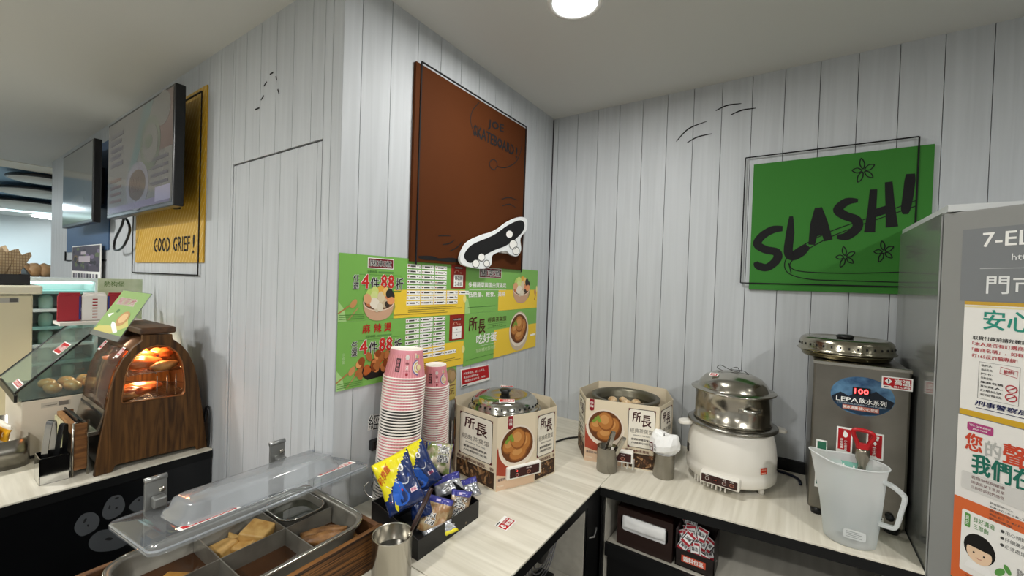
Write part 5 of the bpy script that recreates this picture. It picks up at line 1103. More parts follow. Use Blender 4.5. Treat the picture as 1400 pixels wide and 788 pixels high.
# mirror the print so that u grows to the viewer's right is handled by the angle sign
# wire holder round the stacks
t = thing('wire_holder', (-1.0, .90, TZ), 'thin steel wire holder around the foot of the cup stacks', 'wire rack')
wm_ = mat('holder_wire', '#a8a8a6', .2, 1)
def ringw(c_, r_, z_): return [Vector((c_[0] + r_ * cos(b), c_[1] + r_ * sin(b), z_)) for b in [2 * pi * i / 28 for i in range(28)]]
for cc_, rr_, zz_ in (((-.997, .868), .0725, .945), ((-.997, .868), .0725, .91), ((-1.021, 1.067), .052, .96)):
    MB().tube(ringw(cc_, rr_, zz_), .0018, 6, closed=True).build('wire_ring', wm_, t)
for b in (-.6, .9, 2.4): MB().tube([(-.997 + .0735 * cos(b), .868 + .0735 * sin(b), TZ), (-.997 + .0735 * cos(b), .868 + .0735 * sin(b), 1.0)], .0018, 6).build('wire_post', wm_, t)
for b in (-.8, .7): MB().tube([(-1.021 + .053 * cos(b), 1.067 + .053 * sin(b), TZ), (-1.021 + .053 * cos(b), 1.067 + .053 * sin(b), 1.05)], .0018, 6).build('wire_post', wm_, t)
MB().tube(smooth([(-.93, .80, .93), (-.935, .77, .925), (-.96, .745, .93), (-.985, .74, .95), (-.99, .76, .96)], 4), .0022, 6).build('wire_hook', wm_, t)

# ------------------------------------------------------------------ black tray of snack bags
tx0, tx1, ty0, ty1 = -.925, -.742, .722, .962
t = thing('snack_tray', (-.83, .84, TZ), 'black open card tray of snack bags before the cup stacks', 'tray')
tb = mat('tray_black', '#121315', .35, spec=.4)
side = [(tx0, TZ), (tx1, TZ), (tx1, TZ + .05), (tx0 + .09, TZ + .075), (tx0 + .02, TZ + .09), (tx0, TZ + .09)]
MB().prism(side, lambda u, v, h: Vector((u, ty0 + .003 * h, v))).build('end_wall', tb, t); MB().prism(side, lambda u, v, h: Vector((u, ty1 - .003 * h, v))).build('end_wall', tb, t)
yc = (ty0 + ty1) / 2 - .01
fr = [(ty0 + .003, TZ), (ty1 - .003, TZ), (ty1 - .003, TZ + .05), (yc + .014, TZ + .05), (yc + .014, TZ + .022), (yc + .010, TZ + .014), (yc, TZ + .010), (yc - .010, TZ + .014), (yc - .014, TZ + .022), (yc - .014, TZ + .05), (ty0 + .003, TZ + .05)]
plate('front_wall', fr, [], lambda u, v, h: Vector((tx1 - .003 * h, u, v)), tb, t)
B('back_wall', tb, t, tx0, tx0 + .003, ty0 + .003, ty1 - .003, TZ, TZ + .09); B('bottom', tb, t, tx0 + .003, tx1 - .003, ty0 + .003, ty1 - .003, TZ + .0005, TZ + .0035)
def pillow(name, label, cat, grp, C_, U, V, w_, h_, th, face, artf=None, crimp=None, crease=.004, seed=0, sharp=.42):
    """sealed snack bag: U,V half axes directions, N towards the viewer"""
    C_ = Vector(C_); U = Vector(U).normalized(); V = (Vector(V) - U * Vector(V).dot(U)).normalized(); N = U.cross(V); nu, nv = 22, 20
    def hgt(a_, b_): return th * (max(0, 1 - abs(a_) ** 2.4) * max(0, 1 - abs(b_) ** 3.2)) ** sharp
    def wob(a_, b_): return crease * noise.noise(Vector((a_ * 2.6, b_ * 2.6, seed * 5.1))) + crease * .7 * noise.noise(Vector((a_ * 6 + b_ * 2, b_ * 2, seed * 2.3)))
    def P(a_, b_, s_): 
        pull = 1 - .10 * (1 - abs(b_)) * (abs(a_) > .0)
        return C_ + U * (a_ * w_ * pull) + V * (b_ * h_) + N * (s_ * (hgt(a_, b_)) + wob(a_, b_))
    mb = MB(); ms = []
    for s_ in (1, -1):
        vs = [P(-1 + 2 * i / nu, -1 + 2 * j / nv, s_) for j in range(nv + 1) for i in range(nu + 1)]
        for j in range(nv):
            for i in range(nu):
                pass
        b0 = len(mb.v); mb.v += [tuple(v) for v in vs]
        for j in range(nv):
            for i in range(nu):
                a_ = -1 + 2 * (i + .5) / nu; b_ = -1 + 2 * (j + .5) / nv; m_ = face(a_, b_)
                if m_ not in ms: ms.append(m_)
                q_ = [b0 + j * (nu + 1) + i, b0 + j * (nu + 1) + i + 1, b0 + (j + 1) * (nu + 1) + i + 1, b0 + (j + 1) * (nu + 1) + i]
                mb.f.append(q_ if s_ == 1 else q_[::-1]); mb.m.append(ms.index(m_)); mb.sm.append(True)
    zmin = min(v[2] for v in mb.v)
    o = mb.build(name, ms, loc=(C_.x, C_.y, zmin)); tag(o, label, cat, grp)
    if artf:
        a = Art(fn=lambda u, v, hh: P(u, v, 1) + N * (hh + .0006)); artf(a); a.build('bag_print', o)
    return o
navy = mat('bag_navy', '#1b2f63', .22, spec=.6, coat=.3); bye = mat('bag_yellow', '#e8dc1e', .25, spec=.6, coat=.3); silver = mat('bag_silver', '#c6c8cc', .2, .6)
indigo = mat('bag_indigo', '#3a3c8c', .22, spec=.6, coat=.3); foil = mat('bag_inner_silver', '#b9bcc2', .22, .8)
def star_art(a):
    a.text('科學麵', -.86, .12, -.1, .52, '#c7461e', .02, 3, vec=[(-.9, .1), (-.2, .55), (-1.0, .42)])
    R = random.Random(8)
    for i in range(26): x_, y_ = R.uniform(-.8, .9), R.uniform(-.9, .7); (y_ < .75 * x_ + .15) and a.ell(x_, y_, .014, .014, ['#e8e8f0', '#8fb0e8', '#c23a4c'][i % 3], 2, n=8)
    a.ell(.35, .48, .13, .13, wht, 2); a.text('讚', .28, .40, .42, .56, ink, .02, 3); a.ell(.62, .12, .09, .07, '#2a478f', 2)
    a.stroke(smooth([(-.2, .1), (.1, -.05), (.45, -.12), (.6, .1)], 5), .03, '#d9dee8', 2)
    a.fan(smooth([(-.45, -.15), (-.25, .08), (.1, .02), (.2, -.3), (.3, -.62), (-.1, -.8), (-.5, -.66), (-.55, -.4)], 4, True), '#2a62c4', 3)
    a.fan(smooth([(-.52, -.55), (-.42, -.5), (-.42, -.8), (-.5, -.9), (-.58, -.75)], 4, True), '#e8dc1e', 4)
    a.rect(.42, -.52, .78, -.36, '#e9d6e2', 3); a.text('原味', .46, -.5, .74, -.38, '#c23a64', .02, 4)
    a.text('♥', -.02, -.32, .07, -.22, '#c2303a', 0, 4); a.stroke([(-.7, .1), (-.45, -.1)], .02, wht, 3)
diag = lambda a_, b_: bye if b_ > .75 * a_ + .28 else navy
vv = lambda x, y, X: onx(x, y, X)
NOO = mat('noodle_filling', '#9a6f42', .3, spec=.6, coat=.5, var=('#c9b48a', (38, 38, 38), 3, .6, (.4, .6)))
VEG = mat('vegetable_filling', '#7c8c4c', .3, spec=.6, coat=.5, var=('#c7b9a0', (30, 30, 30), 3, 1.2, (.42, .58)))
MUS = mat('bean_filling', '#5c4a38', .3, spec=.6, coat=.5, var=('#b9a07c', (34, 34, 34), 3, .8, (.45, .6)))
def noodle_face(fm): return lambda a_, b_: indigo if b_ > .74 else (silver if b_ < -.9 else fm)
def label_art(s_, x0=-.5, y0=-.6, x1=.5, y1=.55):
    def f(a):
        n_ = len(s_); h_ = (y1 - y0) / n_
        for i, ch in enumerate(s_): a.text(ch, x0, y1 - h_ * (i + 1) + .03, x1, y1 - h_ * i - .03, wht, .10, 2); a.text(ch, x0, y1 - h_ * (i + 1) + .03, x1, y1 - h_ * i - .03, '#22242c', .015, 3)
        a.rect(-.8, .78, .8, .95, '#4a4ca0', 2); a.rect(-.2, .80, .1, .92, '#c9b8d8', 3)
    return f
G_ = 'snack bags in the black tray'
eyeN = lambda C_: (EYE - Vector(C_))
def facing(C_, yaw=0, lean=.25, roll=0):
    d = eyeN(C_); b = math.atan2(d.y, d.x) + yaw; n_ = Vector((cos(b) * cos(lean), sin(b) * cos(lean), sin(lean))); U = Vector((-sin(b), cos(b), 0)); V = n_.cross(U)
    return U * cos(roll) + V * sin(roll), V * cos(roll) - U * sin(roll)
def bag(px_, py_, X_, w_, h_, th, face, art, label, yaw=0, lean=.25, roll=0, seed=0, **k):
    C_ = onx(px_, py_, X_); U, V = facing(C_, yaw, lean, roll); return pillow('snack_bag', label, 'snack bag', G_, C_, U, V, w_, h_, th, face, art, seed=seed, **k)
bag(545, 660, -.842, .050, .070, .014, diag, star_art, 'front yellow and navy noodle snack bag with red lettering', 0.1, .35, .35, 1)
bag(570, 640, -.885, .050, .068, .013, diag, star_art, 'second yellow and navy snack bag tucked behind the front one', .15, .25, .45, 2)
bag(599, 628, -.93, .046, .050, .018, lambda a_, b_: indigo if abs(a_) > .9 else VEG, label_art('煮麵', -.1, -.2, .75, .85), 'topmost clear snack bag of greens leaning before the rear stack', .1, .35, -.15, 3)
bag(595, 705, -.80, .040, .048, .016, noodle_face(NOO), label_art('湯', -.6, -.5, .1, .2), 'brown filled snack bag with indigo top, left of the front row', -.1, .35, -.25, 4)
bag(628, 694, -.770, .030, .046, .016, noodle_face(MUS), label_art('素麵', -.5, -.6, .6, .7), 'upright bean snack bag leaning over the tray front wall', -.1, .25, -.12, 5)
bag(612, 663, -.86, .046, .030, .013, lambda a_, b_: indigo if b_ > .2 else silver, label_art('香', -.3, -.8, .2, -.1), 'flat indigo banded snack bag lying behind the front row', .0, .8, .30, 6)
bag(640, 668, -.83, .036, .030, .012, lambda a_, b_: indigo if b_ > .25 else foil, None, 'right rear indigo and silver snack bag in tray corner', .1, .7, .25, 7)
bag(602, 727, -.762, .046, .018, .010, lambda a_, b_: bye if b_ < -.55 and a_ > -.6 else silver, None, 'crumpled silver and yellow bag lying along the tray front edge', -.1, .9, .42, 8, crease=.006)
bag(575, 690, -.83, .030, .034, .012, lambda a_, b_: navy, None, 'plain navy snack bag low in the left tray half', 0, .4, .2, 9)

# ------------------------------------------------------------------ oden pan in its wooden box, tilted clear lid
RZ = .955
bx0, bx1, by0_, by1_ = -1.155, -.808, .195, .668
t = thing('oden_box', (-.98, .43, TZ), 'scorched wooden box holding the steel broth pan in the foreground', 'box')
B('front_plank', woodbox, t, bx1 - .014, bx1, by0_, by1_, TZ, .944, bevel=.002)
B('back_plank', woodrim, t, bx0, bx0 + .014, by0_, by1_, TZ, .94, bevel=.002)
B('end_plank', woodrim, t, bx0 + .0145, bx1 - .0145, by1_ - .014, by1_, TZ, .942, bevel=.002); B('end_plank', woodrim, t, bx0 + .0145, bx1 - .0145, by0_, by0_ + .014, TZ, .942, bevel=.002)
px0, px1, py0_, py1_ = -1.118, -.846, .232, .642
pan = mat('pan_steel', '#8f8b80', .33, .55, var=('#77736a', (14, 14, 14), 4), bump=((40, 40, 40), .05)); pant = mat('pan_rim_steel', '#b5b2aa', .18, 1)
t = thing('oden_pan', (-.98, .437, TZ + .002), 'rectangular steel pan of brown broth with six divided compartments', 'pan')
R1_ = rrect(px0, py0_, px1, py1_, .045, 6); n = len(R1_)
def ringv(off, z_): return [(x, y, z_) for x, y in rrect(px0 - off, py0_ - off, px1 + off, py1_ + off, .045 + off, 6)]
mb = MB(); vs = ringv(.010, RZ - .006) + ringv(.012, RZ - .001) + ringv(.008, RZ + .001) + ringv(0, RZ) + ringv(-.003, RZ - .006) + ringv(-.008, TZ + .012)
mb.add(vs, [(j * n + i, j * n + (i + 1) % n, (j + 1) * n + (i + 1) % n, (j + 1) * n + i) for j in range(5) for i in range(n)] + [tuple(5 * n + i for i in range(n))], 0, True)
mb.build('pan_wall', pan, t)
MB().tube([Vector(v) for v in ringv(.010, RZ)], .0028, 8, closed=True).build('pan_rim', pant, t)
MDX = -.975
zb_, zt_ = TZ + .014, RZ - .008
B('divider', pan, t, MDX - .0012, MDX + .0012, py0_ + .006, py1_ - .008, zb_, zt_)
for y_ in (.380, .516): B('divider', pan, t, px0 + .008, MDX - .0016, y_ - .0012, y_ + .0012, zb_, zt_); B('divider', pan, t, MDX + .0016, px1 - .008, y_ - .0012, y_ + .0012, zb_, zt_)
broth = mat('brown_broth', '#2e1a0d', .06, spec=.6, var=('#452811', (6, 6, 6), 3)); mb = MB(); rv = [(x, y, RZ - .048) for x, y in rrect(px0 + .007, py0_ + .007, px1 - .007, py1_ - .007, .04, 6)]
mb.add(rv, [tuple(range(len(rv)))]); mb.build('broth', broth, t)
# inner rounded tub in the far left compartment
tub = rrect(px0 + .008, .522, MDX - .006, py1_ - .010, .035, 6); n = len(tub)
t2 = thing('inner_tub', (-1.045, .578, TZ + .06), 'small rounded steel tub of clear soup in far compartment of the pan', 'tub')
mb = MB(); sh = lambda k_, z_: [((x + 1.045) * k_ - 1.045, (y - .578) * k_ + .578, z_) for x, y in tub]
mb.add(sh(1, RZ - .003) + sh(.95, RZ - .006) + sh(.93, RZ - .046), [(j * n + i, j * n + (i + 1) % n, (j + 1) * n + (i + 1) % n, (j + 1) * n + i) for j in range(2) for i in range(n)], 0, True); mb.build('tub_wall', pan, t2)
MB().tube([Vector(v) for v in sh(1, RZ - .003)], .002, 8, closed=True).build('tub_rim', pant, t2)
MB().add(sh(.94, RZ - .022), [tuple(range(n))]).build('soup', mat('clear_soup', '#3a3a30', .04, spec=.8), t2)
tofu = mat('fried_tofu', '#b0823f', .45, var=('#cfa764', (40, 40, 40), 5), bump=((160, 160, 160), .3)); tofub = mat('brown_cake', '#6b4726', .45, var=('#8c6437', (50, 50, 50), 5), bump=((140, 140, 140), .4)); tofud = mat('soaked_tofu', '#8a5f26', .3, var=('#a2752f', (40, 40, 40), 4))
def chunk(label, poly, z0, z1, m_, rot=0, c_=(0, 0), tiltx=0, tilty=0, grp='stewed pieces in the broth pan', name='fried_tofu'):
    M_ = Matrix.Translation((c_[0], c_[1], z0)) @ Matrix.Rotation(rot, 4, 'Z') @ Matrix.Rotation(tiltx, 4, 'X') @ Matrix.Rotation(tilty, 4, 'Y')
    o = MB().prism(poly, lambda u, v, h: M_ @ Vector((u, v, (z1 - z0) * h))).build(name, m_, bevel=.005, seg=3, loc=(c_[0], c_[1], z0)); 
    return tag(o, label, 'food', grp)
tri = [(-.034, -.03), (.036, -.026), (.030, .032), (-.02, .034)]
chunk('yellow tofu wedge at the front of the left middle compartment', [(-.042, -.018), (.03, -.026), (.032, .020), (-.012, .026)], RZ - .052, RZ - .028, tofu, .35, (-1.058, .418), .12, -.2)
chunk('yellow tofu slab under the others in left middle compartment', tri, RZ - .055, RZ - .026, tofu, .2, (-1.035, .452), .1, -.1)
chunk('topmost yellow tofu square in left middle compartment', [(-.030, -.026), (.028, -.022), (.030, .028), (-.026, .03)], RZ - .036, RZ - .008, tofu, .6, (-1.036, .478), .15, .2)
chunk('small tofu corner against the divider of middle compartment', [(-.02, -.015), (.022, -.014), (.016, .02)], RZ - .05, RZ - .03, tofu, -.5, (-1.085, .455), .1, .2)
chunk('flat soaked yellow piece sunk in the nearest left compartment', [(-.026, -.034), (.030, -.03), (.026, .036), (-.028, .032)], RZ - .056, RZ - .042, tofud, .5, (-1.035, .308))
for i, (cx, cy, r_, l_, z_) in enumerate([(-.905, .572, .6, .055, .034), (-.930, .585, .62, .052, .036), (-.880, .590, .55, .046, .040), (-.938, .550, .2, .030, .044), (-.885, .618, .9, .026, .044)]):
    p = Vector((cx, cy, RZ - z_)); o = MB().blob(p, .016, l_, .013, seed=i + 3, amp=.3, nu=18, nv=14, rot=Matrix.Rotation(-r_, 3, 'Z'), fr=3.2).build('fish_cake', tofub, loc=p - Vector((0, 0, .013)))
    tag(o, ['long brown fish cake nearest the divider in right compartment', 'long brown fish cake in middle of the right compartment heap', 'long brown fish cake closest to pan rim on right', 'short brown piece at left of the fish cake heap', 'short brown piece behind the fish cake heap'][i], 'food', 'brown fish cakes in the broth pan')
# hinged clear lid with raised centre
A_, Bc = Vector((-1.168, 0, 1.020)), Vector((-.899, 0, 1.062)); LU = (Bc - A_).normalized(); LV = Vector((0, 1, 0)); LN = LU.cross(LV) * -1
if LN.z < 0: LN = -LN
LW = (Bc - A_).length; ly0, ly1 = .245, .692
t = thing('pan_lid', (-1.168, .468, 1.02), 'tilted clear plastic lid with raised centre over the broth pan', 'lid')
lidm = clear('lid_plastic', '#dfe4e8', .13, .55, .07, '#c9ced2'); lidd = clear('lid_dome_plastic', '#dbe1e5', .46, .6, .10, '#b4b8bb')
LP = lambda u, v, h: Vector((A_.x, 0, A_.z)) + LU * u + LV * v + LN * h
mb = MB()
lo = rrect(0, ly0, LW, ly1, .022, 5); n = len(lo)
di = lambda k_: rrect(.070 + k_, ly0 + .062 + k_ * 1.6, LW - .055 - k_, ly1 - .040 - k_ * 1.2, max(.026 - k_ * .3, .008), 5)
rings = [[LP(u, v, -.010) for u, v in rrect(-.003, ly0 - .003, LW + .003, ly1 + .003, .025, 5)], [LP(u, v, 0) for u, v in lo], [LP(u, v, 0) for u, v in di(0)]]
mb.add(sum(rings, []), [(j * n + i, j * n + (i + 1) % n, (j + 1) * n + (i + 1) % n, (j + 1) * n + i) for j in range(2) for i in range(n)], 0, True); mb.build('lid_plate', lidm, t)
mb = MB(); rings = [[LP(u, v, 0) for u, v in di(0)], [LP(u, v, .010) for u, v in di(.003)], [LP(u, v, .014) for u, v in di(.008)], [LP(u, v, .030) for u, v in di(.012)], [LP(u, v, .034) for u, v in di(.018)]]
mb.add(sum(rings, []), [(j * n + i, j * n + (i + 1) % n, (j + 1) * n + (i + 1) % n, (j + 1) * n + i) for j in range(4) for i in range(n)] + [tuple(4 * n + i for i in range(n))], 0, True); mb.build('lid_dome', lidd, t)
MB().tube([LP(u, v, -.004) for u, v in lo], .0026, 6, closed=True).build('lid_edge', clear('lid_edge_plastic', '#c4cad0', .30, .8, .05, '#dfe4e8'), t)
a = Art(O=LP(LW - .046, ly0 + .055, .0004), U=LV, V=-LU)
def lid_label(u0, ln):
    a = Art(O=LP(LW - .046, ly0 + .055, .0004), U=LV, V=-LU)
    a.rect(u0, .0, u0 + ln, .026, wht, 1); a.rect(u0 + .006, .004, u0 + ln - .006, .022, red, 2); a.text('請小心熱湯燙傷', u0 + .016, .0065, u0 + ln - .014, .0195, wht, .03, 3); a.build('lid_label', t)
lid_label(0, .105); lid_label(.278, .105)
for k_ in range(2):     # tall hinge brackets behind the lid
    y_ = (.318, .580)[k_]
    h = thing('hinge_bracket', (-1.150, y_, .94), ['grey metal hinge bracket at the left end of the clear lid', 'grey metal hinge bracket at the right end, before the door planks'][k_], 'bracket')
    gm_ = mat('bracket_grey', '#8f908e', .3, .7)
    B('plate', gm_, h, -1.158, -1.151, y_ - .018, y_ + .022, .9405, 1.088, bevel=.002)
    MB().tube([(-1.1545, y_ - .018, 1.088), (-1.1545, y_ + .022, 1.088)], .006, 12).build('rolled_top', gm_, h)
    B('clamp', gm_, h, -1.150, -1.128, y_ - .008, y_ + .016, 1.030, 1.052, bevel=.003)
    MB().tube([(-1.1505, y_ + .012, 1.062), (-1.146, y_ + .012, 1.062)], .006, 12).build('rivet', steel, h)
for k_ in range(2):
    h = thing('lid_clip', LP(.02, (.60, .672)[k_], .002), ['clear plastic clip on the rear edge of the lid', 'clear plastic clip on the far right corner of lid'][k_], 'clip')
    y_ = (.60, .672)[k_]; MB().obox(LP(.02, y_, .008), LU * .008, LV * .014, LN * .006).build('clip_body', clear('lid_edge_plastic'), h, bevel=.002)

# tall steel cup with dark ladles beside the wooden box
p = Vector((-.748, .645, TZ)); t = thing('steel_canister', p, 'tall steel cup with dark liquid between wooden box and tray', 'cup')
MB().lathe([(0, .0), (.042, 0), (.045, .004), (.045, .103), (.0465, .105), (.045, .106), (.0435, .103), (.043, .01), (0, .01)], p, 44).build('cup_wall', steel, t)
MB().lathe([(0, .065), (.043, .065), (.043, .06), (0, .06)], p, 32).build('water', mat('dark_water', '#101010', .04, spec=.8), t)
t = thing('serving_ladle', p + Vector((0, 0, .02)), 'serving ladle with dark brown handle leaning in the tall steel cup', 'ladle')
e0 = p + Vector((-.01, .005, .02)); e1 = onx(559, 733, -.728); e2 = onx(590, 668, -.712)
MB().tube([e0, e1, e1.lerp(e2, .12)], .0026, 8).build('shaft', steel, t); MB().tube([e1.lerp(e2, .1), e1.lerp(e2, .3), e2], [.004, .006, .0055], 10).build('handle', mat('brown_handle', '#2c1611', .4), t)
MB().blob(e0 + Vector((0, 0, .0)), .016, .016, .008, amp=0, nu=16, nv=8).build('bowl', steel, t)

# ------------------------------------------------------------------ wood fronted food warmer
fx = -1.912; bxk = -2.235
out = [(.366, .8505), (.372, .90), (.384, 1.0), (.395, 1.071), (.402, 1.13), (.415, 1.19), (.434, 1.238), (.460, 1.275), (.484, 1.297), (.484, 1.318), (.570, 1.314), (.572, 1.295), (.598, 1.272), (.622, 1.235), (.641, 1.185), (.655, 1.125), (.668, 1.03), (.680, .94), (.690, .8505), (.655, .8505), (.650, .866), (.420, .872), (.410, .8505)]
win = [(.437, 1.083), (.432, 1.09), (.434, 1.12), (.440, 1.177), (.449, 1.213), (.467, 1.246), (.492, 1.268), (.525, 1.277), (.560, 1.268), (.586, 1.243), (.602, 1.205), (.608, 1.162), (.612, 1.12), (.612, 1.088), (.605, 1.078)]
t = thing('food_warmer', ((fx + bxk) / 2, .525, TZ), 'arched dark wood food warmer with glowing window of roast food', 'food warmer')
plate('front_panel', out, [win], lambda u, v, h: Vector((fx - .018 * h, u, v)), wooddark, t, bevel=.0015)
plate('back_panel', out, [], lambda u, v, h: Vector((bxk + .018 * h, u, v)), wooddark, t)
MB().tube([Vector((fx + .0005, u, v)) for u, v in win], .0022, 6, closed=True).build('window_trim', mat('copper_trim', '#a8744a', .3, .8), t)
MB().box(bxk - .004, fx + .006, .476, .580, 1.319, 1.343).build('cap_board', mat('cap_wood', '#3c2614', .5, var=('#5a3a1e', (6, 40, 40), 4)), t, bevel=.006)
# metal shell over the top right, curved glass on the left
def shell(name, pts, m_, th=.004, off=0):
    mb = MB(); n_ = len(pts); vs = [(fx - .0185, y, z) for y, z in pts] + [(bxk + .0185, y, z) for y, z in pts]
    return mb.add(vs, [(i, i + 1, n_ + i + 1, n_ + i) for i in range(n_ - 1)], 0, True).build(name, m_, t, solid=th)
arch = smooth(out[3:9], 3); archR = smooth(out[10:19], 3)
shell('glass_front', [(y - .004, z) for y, z in arch[:12]], clear('warmer_glass', '#cfc4b8', .22, .6, .08, '#8a7a6c'), .003)
shell('top_shell', [(y, z - .003) for y, z in arch[11:]] + [(.570, 1.312)] + [(y - .004, z) for y, z in archR[1:]], mat('warmer_inner_steel', '#7c5a40', .35, .6), .003)
B('base', blackp, t, bxk + .0185, fx - .0185, .385, .668, TZ + .018, 1.055); B('floor_tray', steeld, t, bxk + .0185, fx - .0185, .400, .652, 1.056, 1.060)
B('ledge', steel, t, bxk + .01, fx - .0185, .352, .383, .985, 1.000, bevel=.002); MB().obox(((fx + bxk) / 2, .385, 1.035), (.148, 0, 0), (0, .003, .001), (0, .008, .034)).build('sill', steel, t)
for zz_, nm in ((1.078, 'lower'), (1.172, 'upper')):
    r_ = MB()
    for i in range(15): r_.tube([(bxk + .03 + i * .0185, .42 if zz_ < 1.1 else .455, zz_), (bxk + .03 + i * .0185, .636 if zz_ < 1.1 else .625, zz_)], .0013, 5)
    for y_ in ((.42, .53, .636) if zz_ < 1.1 else (.455, .53, .625)): r_.tube([(bxk + .025, y_, zz_ - .002), (fx - .022, y_, zz_ - .002)], .002, 6)
    rk = tag(r_.build('wire_rack', steel, t), kind='stuff')
for y_ in (.535, .565, .592): MB().tube([(fx - .026, y_, 1.062), (fx - .026, y_, 1.158)], .0016, 6).build('guard_rod', steel, t)
MB().tube([(fx - .026, .42, 1.158), (fx - .026, .62, 1.12)], .0016, 6).build('guard_rod', steel, t)
lamp = B('heat_lamp', mat('heat_lamp_glow', '#ffb060', .5, emit='#ff8a3a', es=8), t, bxk + .07, fx - .09, .515, .535, 1.288, 1.296)
L = bpy.data.lights.new('warmer_lamp', 'AREA'); L.shape = 'RECTANGLE'; L.size = .15; L.size_y = .03; L.energy = 1.6; L.color = (1, .48, .2); o = bpy.data.objects.new('warmer_lamp', L); o.location = ((fx + bxk) / 2 + .03, .525, 1.284); COL.objects.link(o)
L = bpy.data.lights.new('warmer_lamp', 'AREA'); L.shape = 'RECTANGLE'; L.size = .15; L.size_y = .03; L.energy = .7; L.color = (1, .62, .35); o = bpy.data.objects.new('warmer_lamp', L); o.location = ((fx + bxk) / 2, .52, 1.165); COL.objects.link(o)
roast = mat('roast_skin', '#a84a1e', .35, spec=.6, coat=.3, var=('#d9834a', (22, 22, 22), 5, .8), bump=((70, 70, 70), .4)); potato = mat('sweet_potato_skin', '#8a5a30', .5, var=('#b8864c', (30, 30, 30), 4), bump=((90, 90, 90), .3))
ROA = 'roast pieces in the lit warmer'
for i, (x, y, z, a_, b_, c_, m_, rz, lb) in enumerate([
    (-1.985, .500, 1.205, .030, .062, .024, roast, .2, 'orange roast chicken piece in front of the upper rack'),
    (-2.045, .490, 1.222, .035, .070, .028, roast, -.3, 'orange roast piece at the back left of upper rack'),
    (-2.06, .575, 1.218, .034, .045, .026, roast, .5, 'red roast piece behind on the right of upper rack'),
    (-1.955, .560, 1.192, .020, .042, .018, potato, .1, 'yellowish brown potato at the front of the upper rack'),
    (-1.985, .470, 1.100, .026, .060, .019, roast, .25, 'long roast piece on the left of the lower rack'),
    (-1.960, .445, 1.094, .020, .042, .015, potato, .05, 'small brown potato at the front of the lower rack'),
    (-2.06, .520, 1.100, .026, .062, .019, roast, -.1, 'long roast piece at the back of the lower rack')]):
    o = MB().blob((x, y, z), a_, b_, c_, seed=i * 2 + 1, amp=.35, nu=20, nv=14, rot=Matrix.Rotation(rz, 3, 'Z'), fr=2.6).build('roast_piece', m_, loc=(x, y, z - c_)); tag(o, lb, 'food', ROA)
def shell_label(i0, u_, w_):
    y0, z0 = arch[i0]; y1, z1 = arch[i0 + 3]; V = Vector((0, y1 - y0, z1 - z0)).normalized(); a = Art(O=Vector((u_, y0 - .0075, z0 + .0)), U=(1, 0, 0), V=V); a.rect(0, 0, w_, .040, wht, 1); a.rect(.004, .008, w_ - .004, .036, red, 2); a.text('高溫', .008, .014, w_ - .008, .031, wht, .03, 3); a.build('warning_label', t)
shell_label(9, -2.215, .034); shell_label(9, -1.985, .034)
tag(MB().tube(smooth([(-1.93, .697 - .012, TZ + .10), (-1.925, .688, TZ + .155), (-1.905, .688, TZ + .16), (-1.893, .688, TZ + .12), (-1.893, .688, TZ + .03), (-1.90, .688, TZ + .006)], 5), .005, 8).build('power_cable', blackp), 'black cable looping behind the wood fronted warmer', 'cable')
# green menu card leaning on the warmer
Q = [onx(123, 457, -2.20), onx(161, 468, -2.035), onx(208, 402, -2.06), onx(170, 397, -2.225)]
t2 = thing('menu_card', (Q[0] + Q[1]) / 2, 'tilted green menu card in clear holder on top of the warmer', 'sign')
MB().add(Q, [(0, 1, 2, 3)]).build('card', clear('card_holder', '#e8efe6', .3, .4, .1), t2, solid=.003)
nn = (Q[1] - Q[0]).cross(Q[3] - Q[0]).normalized(); nn = nn if nn.dot(EYE - Q[0]) > 0 else -nn
a = Art(fn=lambda u, v, h: Q[0] * (1 - u) * (1 - v) + Q[1] * u * (1 - v) + Q[2] * u * v + Q[3] * (1 - u) * v + nn * (.0018 + h))
a.rect(0, .10, 1, .99, '#86a85a', 1); a.rect(0, 0, 1, .10, '#6b6f66', 1); a.fan([(.0, .1), (.6, .1), (1, .3), (.7, .55), (.25, .4)], '#c9c06a', 2); a.fan([(.1, .45), (.25, .5), (.8, .16), (.7, .12)], '#eef0e8', 3)
a.text('關東煮', .12, .68, .72, .84, wht, .09, 4); a.text('關東煮', .12, .68, .72, .84, '#8e2a32', .02, 5); a.ell(.68, .42, .17, .15, '#b98a4c', 4, .4); a.ell(.68, .43, .12, .10, '#d9b47a', 5, .4); a.ell(.35, .55, .05, .04, '#4d7a34', 4)
a.build('card_print', t2)
B('card_foot', clear('card_holder'), t2, Q[0].x, Q[1].x + .01, Q[0].y - .01, Q[0].y + .03, Q[1].z - .03, Q[1].z - .004) if False else None

# tong holder, paper bag rack, steel pan of packets
t = thing('tong_holder', (-1.995, .285, TZ), 'small square steel holder with two black tongs by counter edge', 'holder')
hx0, hx1, hy0, hy1 = -2.045, -1.962, .250, .318
MB().box(hx0, hx1, hy0, hy0 + .002, TZ + .001, TZ + .085).box(hx0, hx1, hy1 - .002, hy1, TZ + .001, TZ + .085).box(hx0, hx0 + .002, hy0, hy1, TZ + .001, TZ + .085).box(hx1 - .002, hx1, hy0, hy1, TZ + .001, TZ + .085).box(hx0, hx1, hy0, hy1, TZ, TZ + .002).build('case', chrome, t)
tongs('wide black and steel tongs standing at left in the square holder', (-2.01, .272, TZ + .008), (-1.995, .280, 1.045), mat('tongs_dark', '#8c8c8c', .22, 1), .010)
tongs('narrow black tongs at right in the square steel holder', (-2.01, .298, TZ + .008), (-1.99, .307, 1.03), mat('tongs_black', '#4c4d4f', .25, .9), .008)
t = thing('bag_rack', (-2.03, .35, TZ), 'small wooden rack with black paper bags beside the warmer', 'rack')
